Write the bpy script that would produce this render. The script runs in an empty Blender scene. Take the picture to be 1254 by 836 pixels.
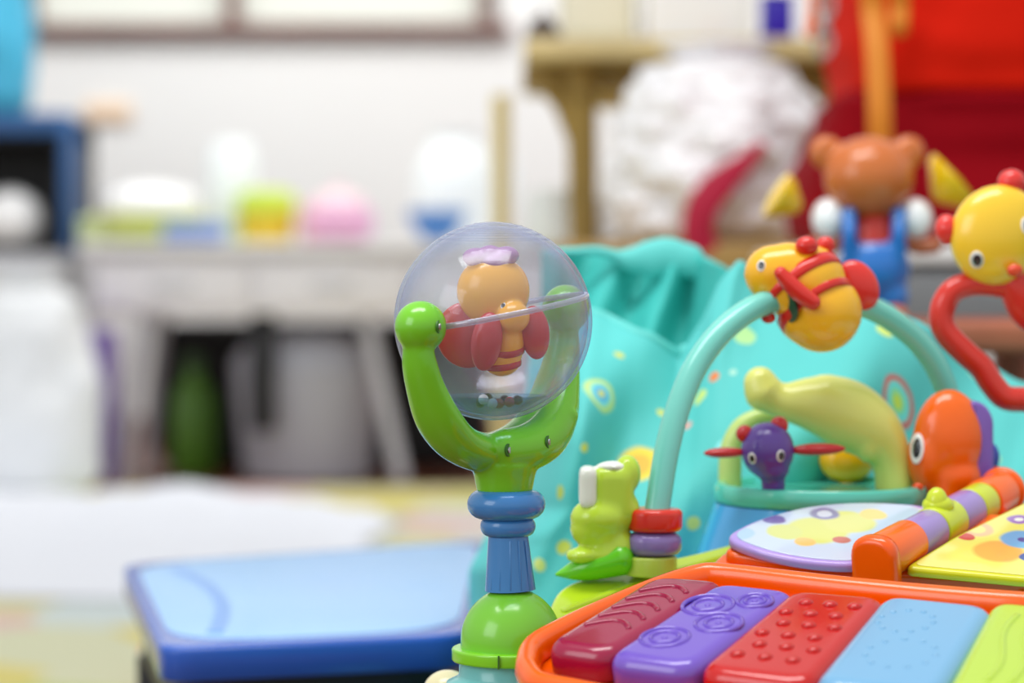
import bpy, bmesh, math, random
from mathutils import Vector, Matrix, noise
random.seed(7)
PI = math.pi
F = 85.0/36.0*1254          # focal length in pixels
PITCH = math.atan(68/F)
CAMZ = 0.42
SC = bpy.context.scene
COL = SC.collection
ORG = {}

def P(px, py, D):
    x = (px-627)/F*D; u = -(py-418)/F*D
    c, s = math.cos(PITCH), math.sin(PITCH)
    return Vector((x, c*D+s*u, CAMZ - s*D + c*u))
def ray_plane(px, py, o, n):
    c = Vector((0, 0, CAMZ)); d = P(px, py, 1.0)-c
    t = (o-c).dot(n)/d.dot(n)
    return c+d*t
def S(px, D): return px*D/F

# ---------------------------------------------------------------- materials
def lin(c):
    return tuple(((v/255)/12.92 if v/255 <= .04045 else (((v/255)+.055)/1.055)**2.4) for v in c)+(1,)
MATS = {}
def mat(name, rgb, rough=.3, coat=0, spec=.5, bump=0, bscale=200, sss=0, metal=0, emit=0, var=0, vscale=20):
    if name in MATS: return MATS[name]
    m = bpy.data.materials.new(name); m.use_nodes = True
    nt = m.node_tree; b = nt.nodes['Principled BSDF']
    b.inputs['Base Color'].default_value = lin(rgb)
    b.inputs['Roughness'].default_value = rough
    b.inputs['Metallic'].default_value = metal
    b.inputs['Specular IOR Level'].default_value = spec
    if coat:
        b.inputs['Coat Weight'].default_value = coat; b.inputs['Coat Roughness'].default_value = .08
    if sss:
        b.inputs['Subsurface Weight'].default_value = sss
        b.inputs['Subsurface Radius'].default_value = (.004, .003, .002)
        b.inputs['Subsurface Scale'].default_value = 1
    if emit:
        b.inputs['Emission Color'].default_value = lin(rgb); b.inputs['Emission Strength'].default_value = emit
    tc = nt.nodes.new('ShaderNodeTexCoord')
    if var:
        n = nt.nodes.new('ShaderNodeTexNoise'); n.inputs['Scale'].default_value = vscale
        nt.links.new(tc.outputs['Object'], n.inputs['Vector'])
        r = nt.nodes.new('ShaderNodeValToRGB')
        r.color_ramp.elements[0].position = .35; r.color_ramp.elements[1].position = .65
        a = lin(tuple(max(0, v*(1-var)) for v in rgb)); 
        r.color_ramp.elements[0].color = a; r.color_ramp.elements[1].color = lin(rgb)
        nt.links.new(n.outputs['Fac'], r.inputs['Fac']); nt.links.new(r.outputs['Color'], b.inputs['Base Color'])
    if bump:
        n = nt.nodes.new('ShaderNodeTexNoise'); n.inputs['Scale'].default_value = bscale
        nt.links.new(tc.outputs['Object'], n.inputs['Vector'])
        bp = nt.nodes.new('ShaderNodeBump'); bp.inputs['Strength'].default_value = bump
        bp.inputs['Distance'].default_value = .3/bscale
        nt.links.new(n.outputs['Fac'], bp.inputs['Height']); nt.links.new(bp.outputs['Normal'], b.inputs['Normal'])
    MATS[name] = m
    return m
def plastic(name, rgb, rough=.22): return mat(name, rgb, rough, coat=.22, bump=.04, bscale=60)
def spots(m, org, spec, base=None, soft=0):
    """print pattern: spec = [(centre, [(radius, rgb), ...])], biggest first; centres in world space, object origin org"""
    nt = m.node_tree; b = nt.nodes['Principled BSDF']
    tc = nt.nodes.new('ShaderNodeTexCoord')
    nz = nt.nodes.new('ShaderNodeTexNoise'); nz.inputs['Scale'].default_value = 60
    nt.links.new(tc.outputs['Object'], nz.inputs['Vector'])
    sb = nt.nodes.new('ShaderNodeVectorMath'); sb.operation = 'MULTIPLY_ADD'
    sb.inputs[1].default_value = (.004,)*3
    nt.links.new(nz.outputs['Color'], sb.inputs[0]); nt.links.new(tc.outputs['Object'], sb.inputs[2])
    last = None
    if b.inputs['Base Color'].is_linked: last = b.inputs['Base Color'].links[0].from_socket
    for c, rings in spec:
        d = nt.nodes.new('ShaderNodeVectorMath'); d.operation = 'DISTANCE'
        d.inputs[1].default_value = tuple(c-org+Vector((.002,)*3))
        nt.links.new(sb.outputs[0], d.inputs[0])
        for r, rgb in rings:
            mr = nt.nodes.new('ShaderNodeMapRange'); mr.inputs[1].default_value = r*.9; mr.inputs[2].default_value = r*1.1
            mr.inputs[3].default_value = 1; mr.inputs[4].default_value = 0
            nt.links.new(d.outputs['Value'], mr.inputs[0])
            mx = nt.nodes.new('ShaderNodeMix'); mx.data_type = 'RGBA'
            nt.links.new(mr.outputs[0], mx.inputs[0])
            if last is not None: nt.links.new(last, mx.inputs[6])
            else: mx.inputs[6].default_value = b.inputs['Base Color'].default_value
            mx.inputs[7].default_value = lin(rgb)
            last = mx.outputs[2]
    nt.links.new(last, b.inputs['Base Color'])
def clear(name, tint=(240, 244, 252), edge=(150, 170, 215), gloss=.0, rough=.03, ior=1.3, veil=.0):
    if name in MATS: return MATS[name]
    m = bpy.data.materials.new(name); m.use_nodes = True; nt = m.node_tree; nt.nodes.clear()
    out = nt.nodes.new('ShaderNodeOutputMaterial')
    lw = nt.nodes.new('ShaderNodeLayerWeight'); lw.inputs['Blend'].default_value = .5
    pw = nt.nodes.new('ShaderNodeMath'); pw.operation = 'POWER'; pw.inputs[1].default_value = 3.5
    nt.links.new(lw.outputs['Facing'], pw.inputs[0])
    mx = nt.nodes.new('ShaderNodeMix'); mx.data_type = 'RGBA'
    mx.inputs[6].default_value = lin(tint); mx.inputs[7].default_value = lin(edge)
    nt.links.new(pw.outputs[0], mx.inputs[0])
    tr = nt.nodes.new('ShaderNodeBsdfTransparent'); nt.links.new(mx.outputs[2], tr.inputs['Color'])
    gl = nt.nodes.new('ShaderNodeBsdfGlossy'); gl.inputs['Roughness'].default_value = rough
    fr = nt.nodes.new('ShaderNodeMath'); fr.operation = 'MULTIPLY_ADD'; fr.inputs[1].default_value = .34; fr.inputs[2].default_value = .025
    nt.links.new(pw.outputs[0], fr.inputs[0])
    ad = nt.nodes.new('ShaderNodeMath'); ad.operation = 'ADD'; ad.inputs[1].default_value = gloss; ad.use_clamp = True
    nt.links.new(fr.outputs[0], ad.inputs[0])
    ms = nt.nodes.new('ShaderNodeMixShader'); nt.links.new(ad.outputs[0], ms.inputs[0])
    nt.links.new(tr.outputs[0], ms.inputs[1]); nt.links.new(gl.outputs[0], ms.inputs[2])
    last = ms.outputs[0]
    if veil:  # bright haze painted into the clear plastic, strongest at the rim
        df = nt.nodes.new('ShaderNodeBsdfDiffuse'); df.inputs['Color'].default_value = (.9, .92, .95, 1)
        m2 = nt.nodes.new('ShaderNodeMixShader'); vm = nt.nodes.new('ShaderNodeMath'); vm.operation = 'MULTIPLY_ADD'; vm.inputs[1].default_value = veil*4; vm.inputs[2].default_value = veil; nt.links.new(pw.outputs[0], vm.inputs[0]); nt.links.new(vm.outputs[0], m2.inputs[0])
        nt.links.new(last, m2.inputs[1]); nt.links.new(df.outputs[0], m2.inputs[2]); last = m2.outputs[0]
    nt.links.new(last, out.inputs['Surface'])
    MATS[name] = m; return m

# ---------------------------------------------------------------- objects
def BM(): return bmesh.new()
def tag(o, label=None, cat=None, group=None, kind=None):
    for k, v in (('label', label), ('category', cat), ('group', group), ('kind', kind)):
        if v: o[k] = v
    return o
def thing(name, loc, label, cat, group=None):
    o = bpy.data.objects.new(name, None); COL.objects.link(o); o.location = loc
    o.empty_display_size = .02
    ORG[o] = Vector(loc); return tag(o, label, cat, group)
def obj(name, bm, m, parent=None, sharp=45, mods=None, label=None):
    me = bpy.data.meshes.new(name)
    if parent is not None: org = ORG[parent]
    else:
        vs = [v.co for v in bm.verts]
        org = Vector(((min(v.x for v in vs)+max(v.x for v in vs))/2, (min(v.y for v in vs)+max(v.y for v in vs))/2, min(v.z for v in vs)))
    bmesh.ops.recalc_face_normals(bm, faces=bm.faces[:])
    bmesh.ops.translate(bm, vec=-org, verts=bm.verts[:])
    bm.to_mesh(me); bm.free()
    for p in me.polygons: p.use_smooth = True
    if sharp and sharp < 180: me.set_sharp_from_angle(angle=math.radians(sharp))
    me.materials.append(m)
    o = bpy.data.objects.new(name, me); COL.objects.link(o)
    if parent is not None: o.parent = parent
    else: o.location = org
    ORG[o] = org
    if label: o['label'] = label
    for t, kw in (mods or []):
        md = o.modifiers.new(t.lower(), t)
        for k, v in kw.items(): setattr(md, k, v)
    return o
def blobmods(v, it=6, f=.6):
    return [('REMESH', dict(mode='VOXEL', voxel_size=v, use_smooth_shade=True)), ('SMOOTH', dict(factor=f, iterations=it))]
def box(bm, c, size, rz=0, rx=0, bev=0, seg=2):
    M = Matrix.Translation(c) @ Matrix.Rotation(rz, 4, 'Z') @ Matrix.Rotation(rx, 4, 'X') @ Matrix.Diagonal((*size, 1))
    r = bmesh.ops.create_cube(bm, size=1, matrix=M)
    if bev:
        es = list({e for v in r['verts'] for e in v.link_edges})
        bmesh.ops.bevel(bm, geom=es, offset=bev, segments=seg, affect='EDGES', profile=.5)
def ell(bm, c, r, rot=None, u=32, v=20):
    if not hasattr(r, '__len__'): r = (r, r, r)
    M = Matrix.Translation(c) @ (rot.to_4x4() if rot else Matrix.Identity(4)) @ Matrix.Diagonal((*r, 1))
    bmesh.ops.create_uvsphere(bm, u_segments=u, v_segments=v, radius=1, matrix=M)
def rotv(frm, to): return Vector(frm).rotation_difference(Vector(to)).to_matrix()
def catmull(pts, n=8):
    out = []
    pts = [tuple(p) for p in pts]; k = len(pts[0])
    for i in range(len(pts)-1):
        p0 = pts[max(i-1, 0)]; p1 = pts[i]; p2 = pts[i+1]; p3 = pts[min(i+2, len(pts)-1)]
        for j in range(n):
            t = j/n
            out.append(tuple(.5*((2*p1[a]) + (-p0[a]+p2[a])*t + (2*p0[a]-5*p1[a]+4*p2[a]-p3[a])*t*t + (-p0[a]+3*p1[a]-3*p2[a]+p3[a])*t**3) for a in range(k)))
    out.append(pts[-1]); return out
def sweep(bm, pts, rad, ref=None, seg=20, closed=False, caps=True):
    pts = [Vector(p) for p in pts]; n = len(pts)
    if not hasattr(rad, '__len__'): rad = [rad]*n
    rings = []; N = None
    for i, p in enumerate(pts):
        if closed: T = pts[(i+1) % n]-pts[i-1]
        else: T = pts[min(i+1, n-1)]-pts[max(i-1, 0)]
        T.normalize()
        if ref is not None: N = Vector(ref)
        elif N is None: N = Vector((0, 0, 1)) if abs(T.z) < .9 else Vector((1, 0, 0))
        N = (N - T*N.dot(T)).normalized(); B = T.cross(N)
        r = rad[i]; ra, rb = r if hasattr(r, '__len__') else (r, r)
        rings.append([bm.verts.new(p + B*ra*math.cos(2*PI*k/seg) + N*rb*math.sin(2*PI*k/seg)) for k in range(seg)])
    m = n if closed else n-1
    for i in range(m):
        a, b = rings[i], rings[(i+1) % n]
        for k in range(seg): bm.faces.new((a[k], a[(k+1) % seg], b[(k+1) % seg], b[k]))
    if caps and not closed:
        for i, sgn in ((0, -1), (n-1, 1)):
            T = (pts[min(i+1, n-1)]-pts[max(i-1, 0)]).normalized()*sgn
            r = rad[i]; r0 = min(r) if hasattr(r, '__len__') else r
            prev = rings[i]
            for a in (.35, .7, .95):
                rr = math.cos(a*PI/2)
                cur = [bm.verts.new(pts[i] + (v.co-pts[i])*rr + T*r0*.8*math.sin(a*PI/2)) for v in rings[i]]
                for k in range(seg): bm.faces.new((prev[k], prev[(k+1) % seg], cur[(k+1) % seg], cur[k]))
                prev = cur
            bm.faces.new(prev)
def lathe(bm, c, prof, seg=48, axis=(0, 0, 1), closed=True):
    """prof: [(r, h)] ; closed = cap both ends"""
    R = rotv((0, 0, 1), axis); rings = []
    for r, h in prof:
        rings.append([bm.verts.new(Vector(c)+R @ Vector((r*math.cos(2*PI*k/seg), r*math.sin(2*PI*k/seg), h))) for k in range(seg)])
    for a, b in zip(rings, rings[1:]):
        for k in range(seg): bm.faces.new((a[k], a[(k+1) % seg], b[(k+1) % seg], b[k]))
    if closed: bm.faces.new(rings[0]); bm.faces.new(rings[-1])
def roundprof(r, h0, h1, b, inner=0, n=5):
    pr = [(max(inner, .0001), h0)] + [(r-b+b*math.sin(i*PI/2/n), h0+b-b*math.cos(i*PI/2/n)) for i in range(n+1)]
    pr += [(r-b+b*math.cos(i*PI/2/n), h1-b+b*math.sin(i*PI/2/n)) for i in range(n+1)] + [(max(inner, .0001), h1)]
    return pr
def roundpoly(p, r, n=6):
    out = []; m = len(p)
    for i in range(m):
        a, b, c = Vector(p[i-1]), Vector(p[i]), Vector(p[(i+1) % m])
        d1, d2 = (a-b), (c-b); rr = min(r, d1.length*.48, d2.length*.48)
        s, e = b+d1.normalized()*rr, b+d2.normalized()*rr
        for k in range(n+1):
            t = k/n; out.append((s*(1-t)**2 + b*2*t*(1-t) + e*t*t))
    return out
def pillow(bm, poly, o, e1, e2, nrm, top, bot, bev, dome=0, n=6):
    """poly: 2D points in frame (o,e1,e2); loft from bot to top with rounded upper edge and optional domed top"""
    m = len(poly)
    ar = sum(poly[i-1].x*poly[i].y-poly[i].x*poly[i-1].y for i in range(m))
    sg = 1 if ar > 0 else -1
    nr = []
    for i in range(m):
        t = (poly[(i+1) % m]-poly[i-1]); t = t.normalized() if t.length > 0 else Vector((1, 0))
        nr.append(Vector((-t.y, t.x))*sg)
    cen = sum(poly, Vector((0, 0)))/m
    def ring(ins, z, sc=1):
        return [bm.verts.new(o + e1*q.x + e2*q.y + nrm*z) for q in [cen+((poly[i]+nr[i]*ins)-cen)*sc for i in range(m)]]
    rings = [ring(bev*.3, bot), ring(0, bot+bev*.3)]
    for i in range(n+1):
        a = i/n*PI/2; rings.append(ring(bev*(1-math.cos(a)), top-bev+bev*math.sin(a)))
    if dome:
        for s_ in (.85, .6, .3): rings.append(ring(bev, top+dome*(1-s_**2), s_))
    for a, b in zip(rings, rings[1:]):
        for k in range(m): bm.faces.new((a[k], a[(k+1) % m], b[(k+1) % m], b[k]))
    bm.faces.new(rings[0]); bm.faces.new(rings[-1])
def interp(tab, x):
    if x <= tab[0][0]: return tab[0][1]
    for (a, b), (c, d) in zip(tab, tab[1:]):
        if x <= c:
            t = (x-a)/(c-a); t = t*t*(3-2*t)*.5+t*.5; return b+(d-b)*t
    return tab[-1][1]

def hit(o, px, py):
    dg_ = bpy.context.evaluated_depsgraph_get(); dg_.update(); e = o.evaluated_get(dg_)
    c = Vector((0, 0, CAMZ)); d = (P(px, py, 1)-c).normalized()
    ok, loc, nr, _ = e.ray_cast(c-ORG[o], d)
    return (loc+ORG[o], nr) if ok else (None, None)
# stripes projected on the body surface by casting rays on the union of spheres
def wrap(c, ax_, w, m, prt, n=96, name='stripe', lift=.0003):
    R = rotv((0, 0, 1), ax_); pts = []; nrs = []; start, end = 0, 360
    dg_ = bpy.context.evaluated_depsgraph_get(); dg_.update(); ev = prt.evaluated_get(dg_)
    for i in range(n):
        a = math.radians(360*i/n); d = R @ Vector((math.cos(a), math.sin(a), 0))
        ok, loc, nr, _ = ev.ray_cast(c-ORG[prt]+d*.1, -d)
        pts.append((loc+ORG[prt]-c).length if ok else (pts[-1] if pts else .01)); nrs.append(d)
    for _ in range(4): pts = [(pts[i-1]+pts[i]*2+pts[(i+1) % n])/4 for i in range(n)] if end-start == 360 else pts
    bm = BM(); rings = []
    for b, d in zip(pts, nrs):
        q = c+d*(b+lift*.3); ax2 = R @ Z
        rings.append([bm.verts.new(q+ax2*w*k+d*h) for k, h in ((-1.05, -.0008), (-1, lift*.5), (0, lift), (1, lift*.5), (1.05, -.0008), (0, -.0015))])
    mm = n if end-start == 360 else n-1
    for i in range(mm):
        a, b = rings[i], rings[(i+1) % n]
        for k in range(6): bm.faces.new((a[k], a[(k+1) % 6], b[(k+1) % 6], b[k]))
    return obj(name, bm, m, prt, sharp=0)

# =============================================================== setting
def struct(name, bm, m): return tag(obj(name, bm, m), kind='structure')
bm = BM(); box(bm, (0, 2.5, -.02), (9, 9.6, .04)); struct('floor', bm, mat('wood floor', (134, 74, 50), .35, var=.25, vscale=3))
WY = 6.3
wallm = mat('wall paint', (236, 236, 234), .7, var=.02, vscale=.7)
bm = BM()
zs = .42+(350-36)/F*WY; x0 = (24-627)/F*WY; x1 = (612-627)/F*WY
box(bm, (0, WY+.08, zs/2), (9, .16, zs))                                   # below the window
box(bm, ((-4.5+x0)/2, WY+.08, (zs+2.5)/2), (4.5+x0, .16, 2.5-zs)); box(bm, ((4.5+x1)/2, WY+.08, (zs+2.5)/2), (4.5-x1, .16, 2.5-zs))
box(bm, ((x0+x1)/2, WY+.08, 2.3), (x1-x0, .16, .4)); struct('wall_back', bm, wallm)
bm = BM(); box(bm, (0, WY-.008, .04), (9, .016, .08)); struct('baseboard_back', bm, mat('skirting', (120, 70, 50), .5))
fr = mat('window wood', (124, 88, 80), .5, var=.1)
bm = BM(); W = x1-x0
box(bm, ((x0+x1)/2, WY+.02, zs-.005), (W+.06, .12, .035), bev=.004)
box(bm, ((x0+x1)/2, WY+.06, 2.08), (W, .06, .04))
for xx in (x0+.02, x0+W*.44, x0+W*.97): box(bm, (xx, WY+.06, (zs+2.1)/2), (.034, .06, 2.1-zs))
w = struct('window_1', bm, fr)
bm = BM(); box(bm, ((x0+x1)/2, WY+.10, (zs+2.1)/2), (W, .012, 2.1-zs))
obj('window_pane', bm, mat('frosted pane', (222, 226, 216), .4, emit=.12), w)

# =============================================================== background, left
def printed(name, base, cols, scale):
    m = mat(name, base, .6); nt = m.node_tree; b = nt.nodes['Principled BSDF']
    tc = nt.nodes.new('ShaderNodeTexCoord'); v = nt.nodes.new('ShaderNodeTexVoronoi'); v.inputs['Scale'].default_value = scale
    nt.links.new(tc.outputs['Object'], v.inputs['Vector'])
    sx = nt.nodes.new('ShaderNodeSeparateColor'); nt.links.new(v.outputs['Color'], sx.inputs[0])
    r = nt.nodes.new('ShaderNodeValToRGB'); r.color_ramp.interpolation = 'CONSTANT'
    e = r.color_ramp.elements
    e[0].position = 0; e[0].color = lin(cols[0]); e[1].position = 1/len(cols); e[1].color = lin(cols[1])
    for i, c in enumerate(cols[2:]): x = e.new((i+2)/len(cols)); x.color = lin(c)
    nt.links.new(sx.outputs[0], r.inputs['Fac']); nt.links.new(r.outputs['Color'], b.inputs['Base Color'])
    return m
bm = BM(); box(bm, (-.95, 3.15, .006), (2.2, 3.5, .012), bev=.003)
tag(obj('play_mat', bm, printed('play mat print', (230, 220, 150), [(206, 200, 146), (206, 196, 110), (196, 208, 206), (180, 192, 96), (214, 210, 192), (210, 196, 96), (204, 206, 170), (212, 178, 170)], 4.5)),
    'thin yellow, green and white printed play mat spread over the floor', 'play mat')
bm = BM(); q0 = P(262, 850, 2.45)
ell(bm, (q0.x, q0.y, .045), (.075, .06, .031)); ell(bm, (q0.x+.09, q0.y+.02, .043), (.05, .06, .029))
tag(obj('soft_toy', bm, mat('coral fabric', (238, 140, 128), .8), mods=blobmods(.006)), 'coral pink soft toy lying on the play mat below the blue table', 'soft toy')

# white quilt
bm = BM(); nx, ny = 60, 44; g = []
for j in range(ny+1):
    row = []
    for i in range(nx+1):
        u, v = i/nx, j/ny
        x = -1.75+1.52*u; y = 3.15+1.35*v
        prof = interp([(0, .02), (.12, .55), (.3, 1.05), (.55, .82), (.72, 1.0), (.86, .85), (1, .02)], u)*interp([(0, .02), (.12, .5), (.3, .8), (.6, .95), (.85, .95), (1, .02)], v)
        h = .055*prof + .02*prof*noise.noise(Vector((x*6, y*6, 1))) + .012*prof*noise.noise(Vector((x*16, y*14, 4)))
        x += .06*(noise.noise(Vector((y*3, 2, 0))))*u
        row.append(bm.verts.new((x+.05*(1-v), y+.05*math.sin(x*4), .013+max(0, h))))
    g.append(row)
for j in range(ny):
    for i in range(nx): bm.faces.new((g[j][i], g[j][i+1], g[j+1][i+1], g[j+1][i]))
be = [e for e in bm.edges if e.is_boundary]
bmesh.ops.edgeloop_fill(bm, edges=be)
tag(obj('quilt', bm, mat('white cotton', (226, 229, 236), .85, bump=.3, bscale=25), sharp=0), 'crumpled white quilt heaped on the play mat at the left', 'quilt')

# white plastic bag at the far left
def sack(c, r, h, seed, sx=1, pinch=.55, amp=.12, n=40, m=30):
    bm = BM(); rings = []
    for j in range(m+1):
        v = j/m; z = h*v
        rr = r*interp([(0, .7), (.08, .95), (.35, 1.05), (.7, .9), (.88, pinch+.1), (.93, pinch*.6), (1, pinch*.9)], v)
        ring = []
        for i in range(n):
            a = 2*PI*i/n
            d = Vector((math.cos(a), math.sin(a), v*2.2))
            k = 1+amp*noise.noise(d*2.2+Vector((seed, 0, 0)))+amp*.6*noise.noise(d*5+Vector((seed, 3, 0)))+amp*.35*noise.noise(d*11+Vector((seed, 5, 0)))
            ring.append(bm.verts.new(Vector(c)+Vector((rr*k*math.cos(a)*sx, rr*k*math.sin(a), z))))
        rings.append(ring)
    for a, b in zip(rings, rings[1:]):
        for k in range(n): bm.faces.new((a[k], a[(k+1) % n], b[(k+1) % n], b[k]))
    bm.faces.new(rings[0]); bm.faces.new(rings[-1])
    return bm
q = P(42, 640, 4.62)
bmx = sack((q.x-.02, 4.64, .013), .145, .44, 3, sx=.95, pinch=.6)
tag(obj('shopping_bag', bmx, mat('white film', (240, 243, 245), .3, bump=.3, bscale=15), sharp=0), 'tall crumpled white plastic bag standing behind the white quilt', 'bag')
# low cabinet carrying the blue crate
q = P(90, 310, 5.4)
bm = BM(); hz = q.z
cw = thing('side_cabinet', (q.x-.32, 5.6, 0), 'low grey cabinet carrying the blue-framed crate at the left edge', 'cabinet')
box(bm, (q.x-.32, 5.6, hz/2), (.62, .4, hz-.0), bev=.006); obj('body', bm, mat('grey board', (178, 178, 182), .6), cw)
for s in (-1, 1):
    bm = BM(); box(bm, (q.x-.32+s*.152, 5.392, hz/2), (.295, .016, hz-.06), bev=.004); dd = obj('door', bm, mat('pale grey door', (196, 196, 200), .5), cw)
    bm = BM(); ell(bm, (q.x-.32+s*.03, 5.376, hz*.7), .012); obj('knob', bm, mat('steel', (190, 190, 190), .3, metal=1), dd)
# crate with blue frame, dark inside
cr = thing('storage_crate', (q.x-.2, 5.58, hz), 'black open crate with a blue frame standing on the grey cabinet', 'crate')
top = P(60, 140, 5.4).z; xl, xr = q.x-.42, q.x+.005; cx = (xl+xr)/2
bm = BM()
box(bm, (cx, 5.76, (hz+top)/2), (xr-xl-.04, .02, top-hz-.02)); box(bm, (cx, 5.58, hz+.011), (xr-xl-.04, .34, .02)); box(bm, (cx, 5.58, top-.03), (xr-xl-.04, .34, .05))
for s in (xl+.03, xr-.03): box(bm, (s, 5.58, (hz+top)/2), (.02, .34, top-hz-.02))
obj('shell', bm, mat('black board', (26, 26, 30), .5), cr)
bm = BM()
for s in (xl+.012, xr-.012): box(bm, (s, 5.4, (hz+top)/2), (.03, .03, top-hz), bev=.004)
box(bm, (cx, 5.4, top-.02), (xr-xl-.04, .03, .045), bev=.004)
obj('frame', bm, mat('blue frame', (42, 92, 150), .4), cr)
bm = BM(); ell(bm, P(2, 268, 5.36)+Vector((0, .1, 0)), (.075, .06, .07)); bpos = P(2, 268, 5.4)  # glossy white ball fills the round white spot in the crate
lathe(bm, (bpos.x, 5.5, hz+.022), [(.035, 0), (.05, .02), (.04, .05), (.02, .06)], 24)
tag(obj('white_round_object', bm, mat('white gloss', (250, 250, 250), .15, coat=1)), 'white round object inside the blue-framed crate', 'lamp')
bm = sack((P(-6, 140, 5.5).x, 5.56, top+.001), .075, .46, 9, pinch=.8)
tag(obj('gift_bag', bm, mat('cyan film', (70, 178, 214), .35), sharp=0), 'bright cyan bag standing on top of the blue-framed crate', 'bag')

# white desk with deep apron
dz = P(0, 296, 5.0).z; dlow = P(0, 385, 5.0).z; xl = P(112, 0, 5).x; xr = P(700, 0, 5).x; cx = (xl+xr)/2
dk = thing('low_desk', (cx, 5.3, 0), 'long low white desk with deep apron and splayed silver legs by the wall', 'desk')
wm = mat('white laminate', (226, 224, 222), .35)
bm = BM(); box(bm, (cx, 5.28, dz-.014), (xr-xl+.06, .56, .026), bev=.006); obj('desktop', bm, wm, dk)
bm = BM(); box(bm, (cx, 5.29, (dz-.028+dlow)/2), (xr-xl, .5, dz-.028-dlow), bev=.004); ap = obj('apron', bm, mat('warm laminate', (240, 238, 240), .45), dk)
for i in range(3):
    wdt = (xr-xl)/3
    bm = BM(); box(bm, (xl+wdt*(i+.5), 5.032, (dz-.028+dlow)/2), (wdt-.015, .018, dz-.05-dlow), bev=.004)
    d = obj('drawer', bm, mat('drawer front', (243, 241, 243), .4), dk)
    bm = BM(); box(bm, (xl+wdt*(i+.5), 5.018, (dz-.03+dlow)/2), (.09, .014, .012), bev=.004); obj('handle', bm, mat('steel', (190, 190, 190), .3, metal=1), d)
legm = mat('silver paint', (196, 196, 202), .35)
for (a, b, yy) in ((178, 148, 5.08), (448, 492, 5.08), (200, 180, 5.5), (640, 670, 5.5)):
    t0 = P(a, 385, yy); t1 = P(b, 595, yy)
    bm = BM(); sweep(bm, [(t1.x, yy-.03, .012), (t0.x, yy, dlow+.002)], [.016, .016], caps=False, seg=16)
    bmesh.ops.holes_fill(bm, edges=[e for e in bm.edges if e.is_boundary]); obj('leg', bm, legm, dk)
# things under the desk
blk = mat('bag and gap black', (22, 22, 24), .7)
a = P(185, 0, 5.5).x; b = P(600, 0, 5.5).x
bm = BM(); box(bm, ((a+b)/2, 5.62, .17), (b-a, .14, .336), bev=.04, seg=4)  # black block backs the dark gap: stored bags plus shade
tag(obj('dark_backdrop', bm, blk, mods=[('SUBSURF', dict(levels=1, render_levels=1))]), 'black backdrop for stored bags and shade under the white desk', 'case')
bn = thing('waste_bin', (P(375, 0, 5.15).x, 5.2, 0), 'grey domed bin standing under the white desk', 'bin')
bx_ = P(375, 0, 5.2).x
bm = BM(); lathe(bm, (bx_, 5.2, .001), [(.12, 0), (.135, .01), (.155, .2), (.157, .235)], 40); obj('body', bm, mat('grey plastic', (172, 173, 182), .45), bn)
bm = BM(); lathe(bm, (bx_, 5.2, .236), [(.16, 0), (.16, .012), (.15, .04), (.12, .066), (.07, .083), (.001, .09)], 40); obj('lid', bm, mat('grey lid', (164, 165, 174), .4), bn)
bm = BM(); st = [Vector((P(322, 0, 5.06).x, 5.06, dlow+.001)), P(322, 425, 5.02), P(320, 470, 5.01), P(322, 525, 5.01)]
sweep(bm, catmull(st, 5), [(.028, .008)]*16, ref=(0, 1, 0), seg=12)  # black strip put in for the shaded gap in the bin
tag(obj('bin_gap_strip', bm, blk), 'black strip standing for the dark gap in the grey bin', 'strap')
gx = P(236, 0, 5.3).x
gb = thing('plastic_jug', (gx, 5.32, 0), 'dark green plastic jug standing between desk leg and grey bin', 'jug')
bm = BM(); lathe(bm, (gx, 5.32, .001), [(.042, 0), (.05, .01), (.05, .16), (.035, .2), (.02, .215), (.02, .235)], 32); obj('body', bm, mat('green jug', (84, 132, 38), .35), gb)
bm = BM(); lathe(bm, (gx, 5.32, .237), [(.023, 0), (.023, .03), (.018, .034)], 24); obj('cap', bm, mat('dark green cap', (60, 90, 50), .4), gb)
px_ = P(110, 0, 5.0).x
pb = thing('toy_carton', (px_, 4.93, 0), 'purple carton with a round green mark beside the desk leg', 'carton')
bm = BM(); box(bm, (px_, 4.93, .165), (.12, .12, .33), bev=.004); obj('box', bm, mat('purple card', (110, 84, 160), .5), pb)
g2 = P(103, 520, 4.93)
bm = BM(); lathe(bm, (g2.x, 4.8695, g2.z), [(.0001, 0), (.03, 0), (.03, .002), (.0001, .002)], 32, axis=(0, -1, 0), closed=False); obj('round_mark', bm, mat('leaf green print', (120, 190, 100), .5), pb, label='round green mark')

# things standing on the desk
DT = dz+.0005
def onx(px, D=5.2): return P(px, 0, D).x
t = thing('covered_bowl', (onx(180), 5.26, DT), 'shiny white covered bowl with a lime base at the left end of the white desk', 'bowl')
bm = BM(); lathe(bm, (onx(180), 5.26, DT), [(.07, 0), (.085, .006), (.115, .055), (.12, .062), (.11, .064)], 40); obj('bowl', bm, mat('lime rim', (206, 216, 120), .4), t)
bm = BM(); lathe(bm, (onx(180), 5.26, DT+.0645), [(.108, 0), (.112, .02), (.1, .045), (.06, .062), (.001, .066)], 40); obj('cover', bm, mat('white gloss', (250, 250, 250), .15, coat=1), t)
t = thing('lidded_tub', (onx(330), 5.16, DT), 'yellow tub with a lime lid on the white desk', 'tub')
bm = BM(); lathe(bm, (onx(330), 5.16, DT), [(.05, 0), (.054, .004), (.062, .062), (.062, .064)], 32); obj('body', bm, mat('yellow tub', (238, 206, 50), .4), t)
bm = BM(); lathe(bm, (onx(330), 5.16, DT+.065), [(.065, 0), (.066, .02), (.05, .045), (.001, .05)], 32); obj('lid', bm, mat('lime lid', (204, 230, 70), .4), t)
bm = BM(); box(bm, (onx(303, 5.3), 5.34, DT+.055), (.05, .05, .11), bev=.008)
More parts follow.
